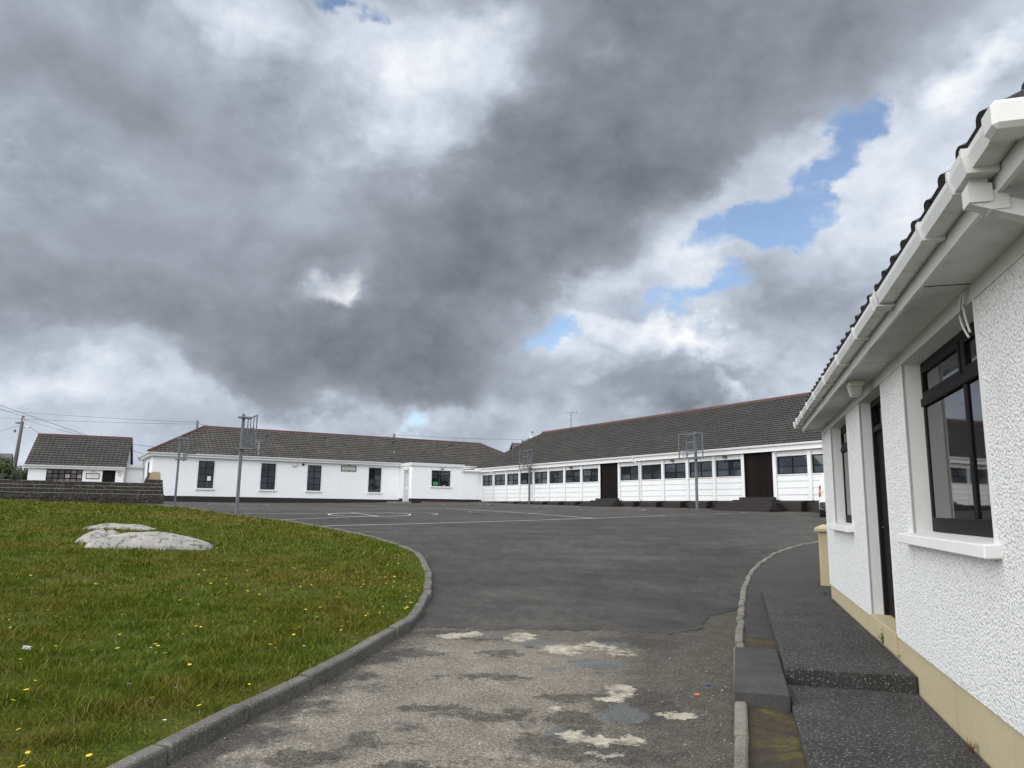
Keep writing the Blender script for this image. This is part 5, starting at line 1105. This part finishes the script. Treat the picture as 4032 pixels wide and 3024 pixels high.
wire(top + Vector((.1, 0, -.25)), sch(19., -23.9, 5.6), .35, 'overhead wire from the pole above the annex ridge to the main roof'); wire(top + Vector((.4, 0, -.8)), sch(24.5, -31, 6.2), .15, 'short overhead wire from the pole coil to the annex roof')
wire((-78, 92, 13.9), (-33.9, 80., 10.3), .3, 'upper of two level overhead wires left of the far pole'); wire((-78, 92, 12.6), (-33.9, 80., 10.1), .3, 'lower of two level overhead wires left of the far pole')
wire((-14.2, 90, 10.2), (10., 96, 10.6), .3, 'overhead wire from the ridge pole to the far chimney'); wire((-33.9, 80, 10.2), (-14.2, 90, 10.1), 1.1, 'overhead wire mostly behind the main block ridge'); wire((-49.75, 75, 9.2), (-57, 66, 4.), 0., 'diagonal stay wire at the left of the utility pole', .014)

# ---- TV antenna on the wing ridge
pa = sch(11.3, 6.9, 8.3); A = empty('tv_antenna', pa, 0.); tag(A, 'thin TV antenna mast on the wing ridge', 'antenna')
m = MB(); m.tube([(0, 0, -.5), (0, 0, 1.55)], .028, 6); m.build('mast', M['black'], A); m = MB(); m.tube([(-.6, 0, 1.5), (.55, 0, 1.5)], .010, 5)
for x in (-.2, .22, .48): m.tube([(x, 0, 1.36 if x > 0 else 1.46), (x, 0, 1.66 if x > 0 else 1.54)], .011 if x > 0 else .007, 5)
m.build('boom', M['wire'], A); m = MB(); m.tube([(-.16, 0, 1.0), (-.19, 0, 1.28), (-.13, 0, 1.0)], .02, 6); m.tube([(-.16, 0, 1.08), (0, 0, 1.08)], .012, 5); m.build('dish', M['fascia'], A)

# ---- far houses
def dormer_house():
    th = math.radians(-70.); R_ = Matrix.Rotation(th, 4, 'Z'); O = Vector((-.95, 97., 0)); root = empty('dormer_house', O, th); tag(root, 'distant white house with two dormers and chimney behind the wing roof', 'house')
    # local: x along the front to the right, y into the house, origin at the far left front corner
    L, D_, ez, rz = 16., 7.4, 8.3, 10.9; hy = D_ / 2
    m = MB(); m.box(0, L, .3, D_ - .3, 1.2, ez); m.extrude([(0, .3, ez), (0, D_ - .3, ez), (0, hy, rz - .2)], (L, 0, 0)); m.build('wall', M['housewhite'], root)
    m = MB(); m.extrude([(-.2, 0, ez), (-.2, hy, rz), (-.2, D_, ez), (-.2, D_, ez - .15), (-.2, hy, rz - .15), (-.2, 0, ez - .15)], (L + .4, 0, 0)); rf = m.build('roof', M['slate'], root)
    m = MB(); m.box(.4, 1.05, hy - .28, hy + .28, rz - .6, rz + .35); m.box(.34, 1.11, hy - .34, hy + .34, rz + .35, rz + .45); c = m.build('chimney', M['housewhite'], rf); m = MB(); m.tube([(.72, hy, rz + .42), (.72, hy, rz + .7)], .12, 8); m.build('chimney_pot', M['slate'], c)
    for x in (3.0, 6.6):
        w, yf, zb, ze, za = .62, .25, ez - .3, 9.12, 9.80
        m = MB(); m.box(x - w, x + w, yf, 3.2, zb, ze); m.extrude([(x - w, yf, ze), (x + w, yf, ze), (x, yf, za - .1)], (0, 3., 0)); d = m.build('dormer', M['housewhite'], root)
        m = MB(); m.extrude([(x - w - .28, yf - .2, ze - .1), (x, yf - .2, za), (x + w + .28, yf - .2, ze - .1), (x + w + .28, yf - .2, ze - .22), (x, yf - .2, za - .14), (x - w - .28, yf - .2, ze - .22)], (0, 3.6, 0)); m.build('dormer_roof', M['slate'], d)
        m = MB(); m.extrude([(x - w - .30, yf - .24, ze - .1), (x, yf - .24, za + .02), (x + w + .30, yf - .24, ze - .1), (x + w + .26, yf - .24, ze - .3), (x, yf - .24, za - .24), (x - w - .26, yf - .24, ze - .3)], (0, .05, 0)); m.build('bargeboard', M['redbrown'], d)
        m = MB(); m.box(x - .36, x + .36, yf - .03, yf + .01, zb + .2, ze - .05); m.build('window', M['glass'], d)
dormer_house()
def left_house():
    O = Vector((-74.0, 104., -.3)); root = empty('far_bungalow', O, math.radians(28)); tag(root, 'distant cream house with slate roof and chimney at the left edge', 'house')
    m = MB(); m.box(-9, 3.2, 0, 6, 2., 6.6); m.extrude([(3.2, 0, 6.6), (3.2, 6, 6.6), (3.2, 3, 8.5)], (-12.2, 0, 0)); m.build('wall', M['housewall'], root)
    m = MB(); m.extrude([(-9.3, -.4, 6.45), (-9.3, 3, 8.75), (-9.3, 6.4, 6.45), (-9.3, 6.4, 6.3), (-9.3, 3, 8.55), (-9.3, -.4, 6.3)], (12.8, 0, 0)); rf = m.build('roof', M['slate'], root)
    m = MB(); m.extrude([(3.52, -.45, 6.4), (3.52, 3, 8.75), (3.52, 6.45, 6.4), (3.52, 6.4, 6.05), (3.52, 3, 8.4), (3.52, -.4, 6.05)], (.06, 0, 0)); m.build('bargeboard', M['darkfascia'], rf)
    m = MB(); m.box(-.9, .5, 2.6, 3.4, 8.2, 9.1); m.box(-.98, .58, 2.55, 3.45, 9.0, 9.12); c = m.build('chimney', M['housewall'], rf); m = MB(); m.tube([(-.2, 3, 9.1), (-.2, 3, 9.75)], .22, 8); m.build('chimney_pot', M['darkfascia'], c)
left_house()

# ---- shrubs left of the annex
def shrub(label, x, y, z, rx, ry, rz_, n, mat, seed, size):
    r_ = np.random.default_rng(seed); root = empty('shrub', (x, y, z)); tag(root, label, 'shrub')
    m = MB()
    for k in range(7): a = k * .9; m.tube([(0, 0, -.2), (math.cos(a) * rx * .25, math.sin(a) * ry * .25, rz_ * .6), (math.cos(a) * rx * .55, math.sin(a) * ry * .55, rz_ * 1.3)], [.07, .05, .015], 5)
    m.build('stems', M['pole'], root)
    nc = 42; cen = r_.normal(size=(nc, 3)); cen /= np.linalg.norm(cen, axis=1)[:, None]; cen *= r_.uniform(.55, 1.0, (nc, 1)); cen[:, 2] = np.abs(cen[:, 2]) * .95 + .12
    cr = r_.uniform(.16, .34, nc); pick = r_.integers(0, nc, n); d = r_.normal(size=(n, 3)); d /= np.linalg.norm(d, axis=1)[:, None]
    c = (cen[pick] + d * (cr[pick] * r_.uniform(.3, 1, n) ** .5)[:, None]) * np.array([rx, ry, rz_ * 1.05])
    a = r_.normal(size=(n, 3)); a /= np.linalg.norm(a, axis=1)[:, None]; b = np.cross(a, d); b /= (np.linalg.norm(b, axis=1)[:, None] + 1e-6); s = size * r_.uniform(.6, 1.3, (n, 1))
    V = np.stack([c - a * s, c + b * s * .45, c + a * s, c - b * s * .45], 1).reshape(-1, 3); F = np.arange(n * 4).reshape(n, 4)
    mesh_np('foliage', V, F, mat, root); return root
shrub('pale olive shrub at the left edge above the terrace', -40.2, 58.5, 1.9, 2.5, 2.2, 2.55, 9000, M['leafa'], 1, .13); shrub('dark green shrub around the foot of the utility pole', -37.6, 58., 1.8, 1.9, 1.8, 2.0, 7000, M['leafb'], 2, .12); shrub('low brownish green shrub against the left end of the annex', -35.3, 56.5, 1.8, 1.35, 1.5, 1.55, 5000, M['leafa'], 3, .11)
shrub('tall dark shrub behind the olive one at the left edge', -43.5, 62., 1.9, 2.8, 2., 2.5, 6000, M['leafb'], 4, .15)

# ---- parked van, mostly hidden by the bungalow
def van():
    hd = math.radians(24.); x0, y0 = 13.35, 30.2; root = empty('parked_van', (x0, y0, g1(x0, y0) + .02), -hd); tag(root, 'white van parked past the bungalow, only its rear left corner showing', 'van')
    # local: y forward, x right, origin under the middle of the rear bumper
    W_ = .90; prof = [(0, .40), (-.02, .62), (.03, 1.05), (.10, 1.45), (.22, 1.72), (.42, 1.82), (1.2, 1.86), (2.6, 1.82), (3.25, 1.30), (4.1, 1.05), (4.3, .75), (4.3, .35), (3.4, .25), (.8, .25)]
    V = []; F = []; n = len(prof); xs = [-1., -.97, -.86, -.6, 0, .6, .86, .97, 1.]
    for x in xs:
        t = abs(x)
        for (yy, zz) in prof:
            k = max(0., (zz - .9) / .96); inset = .14 * k ** 2; rnd = max(0., (t - .8) / .2) ** 2 * .10; xx = x * (W_ - inset)
            yc = yy + (rnd if yy < 1.2 else (-rnd if yy > 2.8 else 0)); zc = zz - (rnd * .7 if zz > 1.5 else 0); V.append((xx, yc, zc))
    for i in range(len(xs) - 1):
        for k in range(n): k2 = (k + 1) % n; F.append((i * n + k, i * n + k2, (i + 1) * n + k2, (i + 1) * n + k))
    body = MB(); body.v = V; body.f = F; body.mi = [0] * len(F); body.face([V[k] for k in range(n)]); body.face([V[(len(xs) - 1) * n + k] for k in reversed(range(n))]); b = body.build('body', M['vanwhite'], root, smooth=True)
    m = MB(); m.hexa([(-.86, -.10, .36), (.86, -.10, .36), (.90, .35, .36), (-.90, .35, .36), (-.88, -.09, .62), (.88, -.09, .62), (.91, .35, .62), (-.91, .35, .62)]); m.build('rear_bumper', M['bumper'], root, bevel=.04)
    for s in (-1, 1):
        m = MB(); m.hexa([(s * .78, .02, .82), (s * .905, .07, .82), (s * .905, .24, .82), (s * .78, .2, .82), (s * .80, .08, 1.30), (s * .87, .10, 1.30), (s * .87, .26, 1.30), (s * .80, .24, 1.30)]); l = m.build('tail_light', M['tail'], root, bevel=.02)
        m = MB(); m.box(s * .80 - .05, s * .80 + .09, .02, .1, 1.0, 1.10); m.build('reversing_lens', M['tailclear'], l)
        for yy in (.85, 3.45):
            m = MB(); m.tube([(s * .72, yy, .31), (s * .91, yy, .31)], .31, 20); w = m.build('wheel', M['rubber'], root); m = MB(); m.tube([(s * .90, yy, .31), (s * .925, yy, .31)], .19, 14); m.build('rim', M['steel'], w)
    m = MB(); m.box(-.28, .28, -.045, -.02, .72, .84); pl_ = m.build('number_plate', M['white'], root); m = MB(); m.box(-.28, -.22, -.05, -.045, .72, .84); m.build('plate_band', M['plateb'], pl_)
    m = MB(); m.box(-.34, .34, -.028, .0, .69, .87); m.build('plate_recess', M['vanwhite'], root)
    m = MB(); m.hexa([(-.62, .075, 1.18), (.62, .075, 1.18), (.62, .11, 1.18), (-.62, .11, 1.18), (-.55, .20, 1.62), (.55, .20, 1.62), (.55, .24, 1.62), (-.55, .24, 1.62)]); m.build('rear_window', M['glass'], root)
van()

# ---- lawn: blades, flowers, litter
def grass():
    Vs = []; Fs = []; gv = []; base = 0
    for (y0, y1, dens, hh, ww) in ((3.2, 6.5, 5600, .036, .0026), (6.5, 10.5, 3400, .038, .0036), (10.5, 16., 1500, .040, .0056), (16., 26., 480, .045, .010), (26., 44., 150, .05, .018)):
        ym = (y0 + y1) / 2; xa = -.72 * y1 - 1.5; xb = float(kerb_x(np.linspace(y0, y1, 40)).max()); n = int((xb - xa) * (y1 - y0) * dens)
        x = rng.uniform(xa, xb, n); y = rng.uniform(y0, y1, n); cl = np.sin(x * 5.3 + 2 * np.sin(y * 3.1)) * np.sin(y * 6.1 + 1.3 * np.sin(x * 2.7)); k = (x < kerb_x(y) - .085 - .03 * np.sin(y * 7.) * np.sin(y * 2.3 + 1)) & (x > -.70 * y - 1.3) & (rng.random(n) < .62 + .38 * cl)
        for (bx, by, brx, bry) in ((-7.95, 16.95, 1.3, .9), (-9.45, 17.7, .68, .75), (-11.1, 21.9, .9, .65)): k &= (((x - bx) / brx) ** 2 + ((y - by) / bry) ** 2 > .93)
        x, y, cl = x[k], y[k], cl[k]; n = len(x); z = lawn_z(x, y) - .006
        edge = np.clip((kerb_x(y) - x) / .5, .6, 1.); lo = np.sin(x * 1.1 + 1.9 * np.sin(y * .7)) * np.sin(y * 1.3 + 1.1 * np.sin(x * .9)); tuft = np.where(np.sin(x * 3.7 + 5 * np.sin(y * 1.1)) * np.sin(y * 4.3 + 4 * np.sin(x * 1.3)) > .82, 1.55, 1.); h = hh * rng.lognormal(0, .38, n) * (1. + .3 * cl + .28 * lo) * edge * tuft; a = rng.uniform(0, 2 * math.pi, n); ln = rng.uniform(.4, 1.9, n) * h; dx, dy = np.cos(a), np.sin(a); wx, wy = -dy * ww, dx * ww
        b0 = np.stack([x - wx, y - wy, z], 1); b1 = np.stack([x + wx, y + wy, z], 1); mx = x + dx * ln * .38; my = y + dy * ln * .38; mz = z + h * .62
        m0 = np.stack([mx - wx * .8, my - wy * .8, mz], 1); m1 = np.stack([mx + wx * .8, my + wy * .8, mz], 1); tp = np.stack([x + dx * ln, y + dy * ln, z + h], 1)
        V = np.stack([b0, b1, m1, m0, tp], 1).reshape(-1, 3); i = base + np.arange(n) * 5
        Fs.append(np.concatenate([np.stack([i, i + 1, i + 2], 1), np.stack([i, i + 2, i + 3], 1), np.stack([i + 3, i + 2, i + 4], 1)])); Vs.append(V); gv.append(np.repeat(rng.random(n), 5)); base += 5 * n
    o = mesh_np('grass', np.concatenate(Vs), np.concatenate(Fs), M['grass']); stuff(o); o['label'] = 'short mown grass blades covering the lawn'
    at = o.data.attributes.new('gv', 'FLOAT', 'POINT'); at.data.foreach_set('value', np.concatenate(gv).astype(np.float32))
grass()
def flowers():
    r_ = random.Random(21)
    def head(name, mat, r, stem_h, petals=9):
        m = MB(); m.m = 1; m.tube([(0, 0, -.01), (.004, 0, stem_h * .6), (0, 0, stem_h)], .0016, 4, cap=False); m.m = 0
        c = Vector((0, 0, stem_h + .005))
        for k in range(petals):
            a = 2 * math.pi * k / petals; b = 2 * math.pi * (k + .8) / petals; m.face([c, c + Vector((r * math.cos(a), r * math.sin(a), -.003)), c + Vector((r * 1.05 * math.cos((a + b) / 2), r * 1.05 * math.sin((a + b) / 2), 0)), c + Vector((r * math.cos(b), r * math.sin(b), -.003))])
        o = m.build(name, [mat, M['stem']]); me = o.data; bpy.data.objects.remove(o); return me
    dm = [head('dandelion', M['yellow'], r, h) for r, h in ((.016, .075), (.020, .10), (.013, .06))]
    spots = []
    while len(spots) < 150:
        y = 3.9 + 14 * r_.random() ** 1.35; kx_ = float(kerb_x(y)); x = kx_ - .15 - (kx_ + .66 * y) * r_.random() ** (1.7 if y > 8 else 1.)
        d = math.exp(-((x + 2.3) ** 2 + (y - 11.) ** 2) / 9.)
        if r_.random() < .22 + .8 * d: spots.append((x, y))
        if r_.random() < d * .6: spots.append((x + r_.uniform(-.2, .2), y + r_.uniform(-.2, .2)))
    for (x, y) in spots:
        if x > kerb_x(y) - .12: continue
        o = child('dandelion', dm[r_.randrange(3)], None, (x, y, float(lawn_z(x, y)) - .004), (r_.uniform(-.3, .3), r_.uniform(-.3, .3), r_.uniform(0, 6))); o.scale = (.85,) * 3; tag(o, 'small yellow dandelion-like flower in the lawn', 'flower', 'yellow flowers in the lawn')
    cm = head('clover', M['purple'], .013, .07, 7); wm = head('daisy', M['daisy'], .011, .06, 8)
    for (x, y) in ((-2.92, 6.05), (-2.55, 6.02)): o = child('clover', cm, None, (x, y, float(lawn_z(x, y)))); tag(o, 'pale purple clover head near the kerb in the foreground lawn', 'flower', 'purple clover heads')
    for (x, y) in ((-2.0, 7.6), (-1.62, 9.9), (-1.85, 8.6), (-2.3, 5.3), (-3.4, 7.4)): o = child('daisy', wm, None, (x, y, float(lawn_z(x, y)))); tag(o, 'tiny white daisy in the lawn', 'flower', 'white daisies')
    x, y = -4.55, 7.35; m = MB(); m.hexa([(-.05, -.02, 0), (.05, -.025, .01), (.05, .025, .015), (-.05, .02, 0), (-.045, -.02, .035), (.04, -.02, .05), (.045, .02, .045), (-.05, .018, .03)]); o = m.build('litter_wrapper', M['white']); o.scale = (.75, .75, .7); o.location = (x, y, float(lawn_z(x, y)) + .03); o.rotation_euler = (.2, .3, .4); tag(o, 'crumpled white wrapper on the foreground lawn', 'litter')
    x, y = 1.62, 6.72; m = MB(); m.tube([(.028 * math.cos(a), .028 * math.sin(a), 0) for a in np.linspace(0, 6.28, 14)], .007, 6, cap=False); o = m.build('bottle_ring', M['orange']); o.scale = (.7, .7, .7); o.location = (x, y, g1(x, y) + .012); tag(o, 'small orange plastic ring on the driveway by the right kerb', 'litter')
    x, y = 1.80, 7.05; m = MB(); m.box(-.02, .02, -.008, .008, 0, .014); o = m.build('plastic_scrap', M['plateb'], bevel=.004); o.location = (x, y, g1(x, y) + .004); tag(o, 'tiny blue plastic scrap beside the right kerb', 'litter')
flowers()
def gravel():
    n0 = 5200; y = rng.uniform(3.4, 9.3, n0); kl = kerb_x(y); kr = np.interp(y, KRs[:, 1], KRs[:, 0]); t = rng.random(n0)
    near_r = rng.random(n0) < .55; x = np.where(near_r, kr - .03 - rng.exponential(.35, n0), np.where(rng.random(n0) < .7, kl + .03 + rng.exponential(.16, n0), rng.uniform(-.2, 1.6, n0))); k = (x > kl + .02) & (x < kr - .02); x, y = x[k], y[k]; n = len(x); z = G(x, y)
    s = .0035 * rng.lognormal(0, .5, n); a = rng.uniform(0, 6.28, n); oc = np.array([(1, 0, 0), (0, 1, 0), (-1, 0, 0), (0, -1, 0), (0, 0, .8), (0, 0, -.4)]); ca, sa = np.cos(a), np.sin(a)
    j = oc[None] * rng.uniform(.6, 1.4, (n, 6, 3)); vx = (j[..., 0] * ca[:, None] - j[..., 1] * sa[:, None]) * s[:, None] + x[:, None]; vy = (j[..., 0] * sa[:, None] + j[..., 1] * ca[:, None]) * s[:, None] + y[:, None]; vz = j[..., 2] * s[:, None] + z[:, None] + s[:, None] * .3
    V = np.stack([vx, vy, vz], -1).reshape(-1, 3); f = np.array([(0, 1, 4), (1, 2, 4), (2, 3, 4), (3, 0, 4), (1, 0, 5), (2, 1, 5), (3, 2, 5), (0, 3, 5)]); F = (np.arange(n)[:, None, None] * 6 + f[None]).reshape(-1, 3)
    o = mesh_np('gravel', V, F, M['gravel']); stuff(o); o['label'] = 'loose grit and chippings on the old driveway'
gravel()
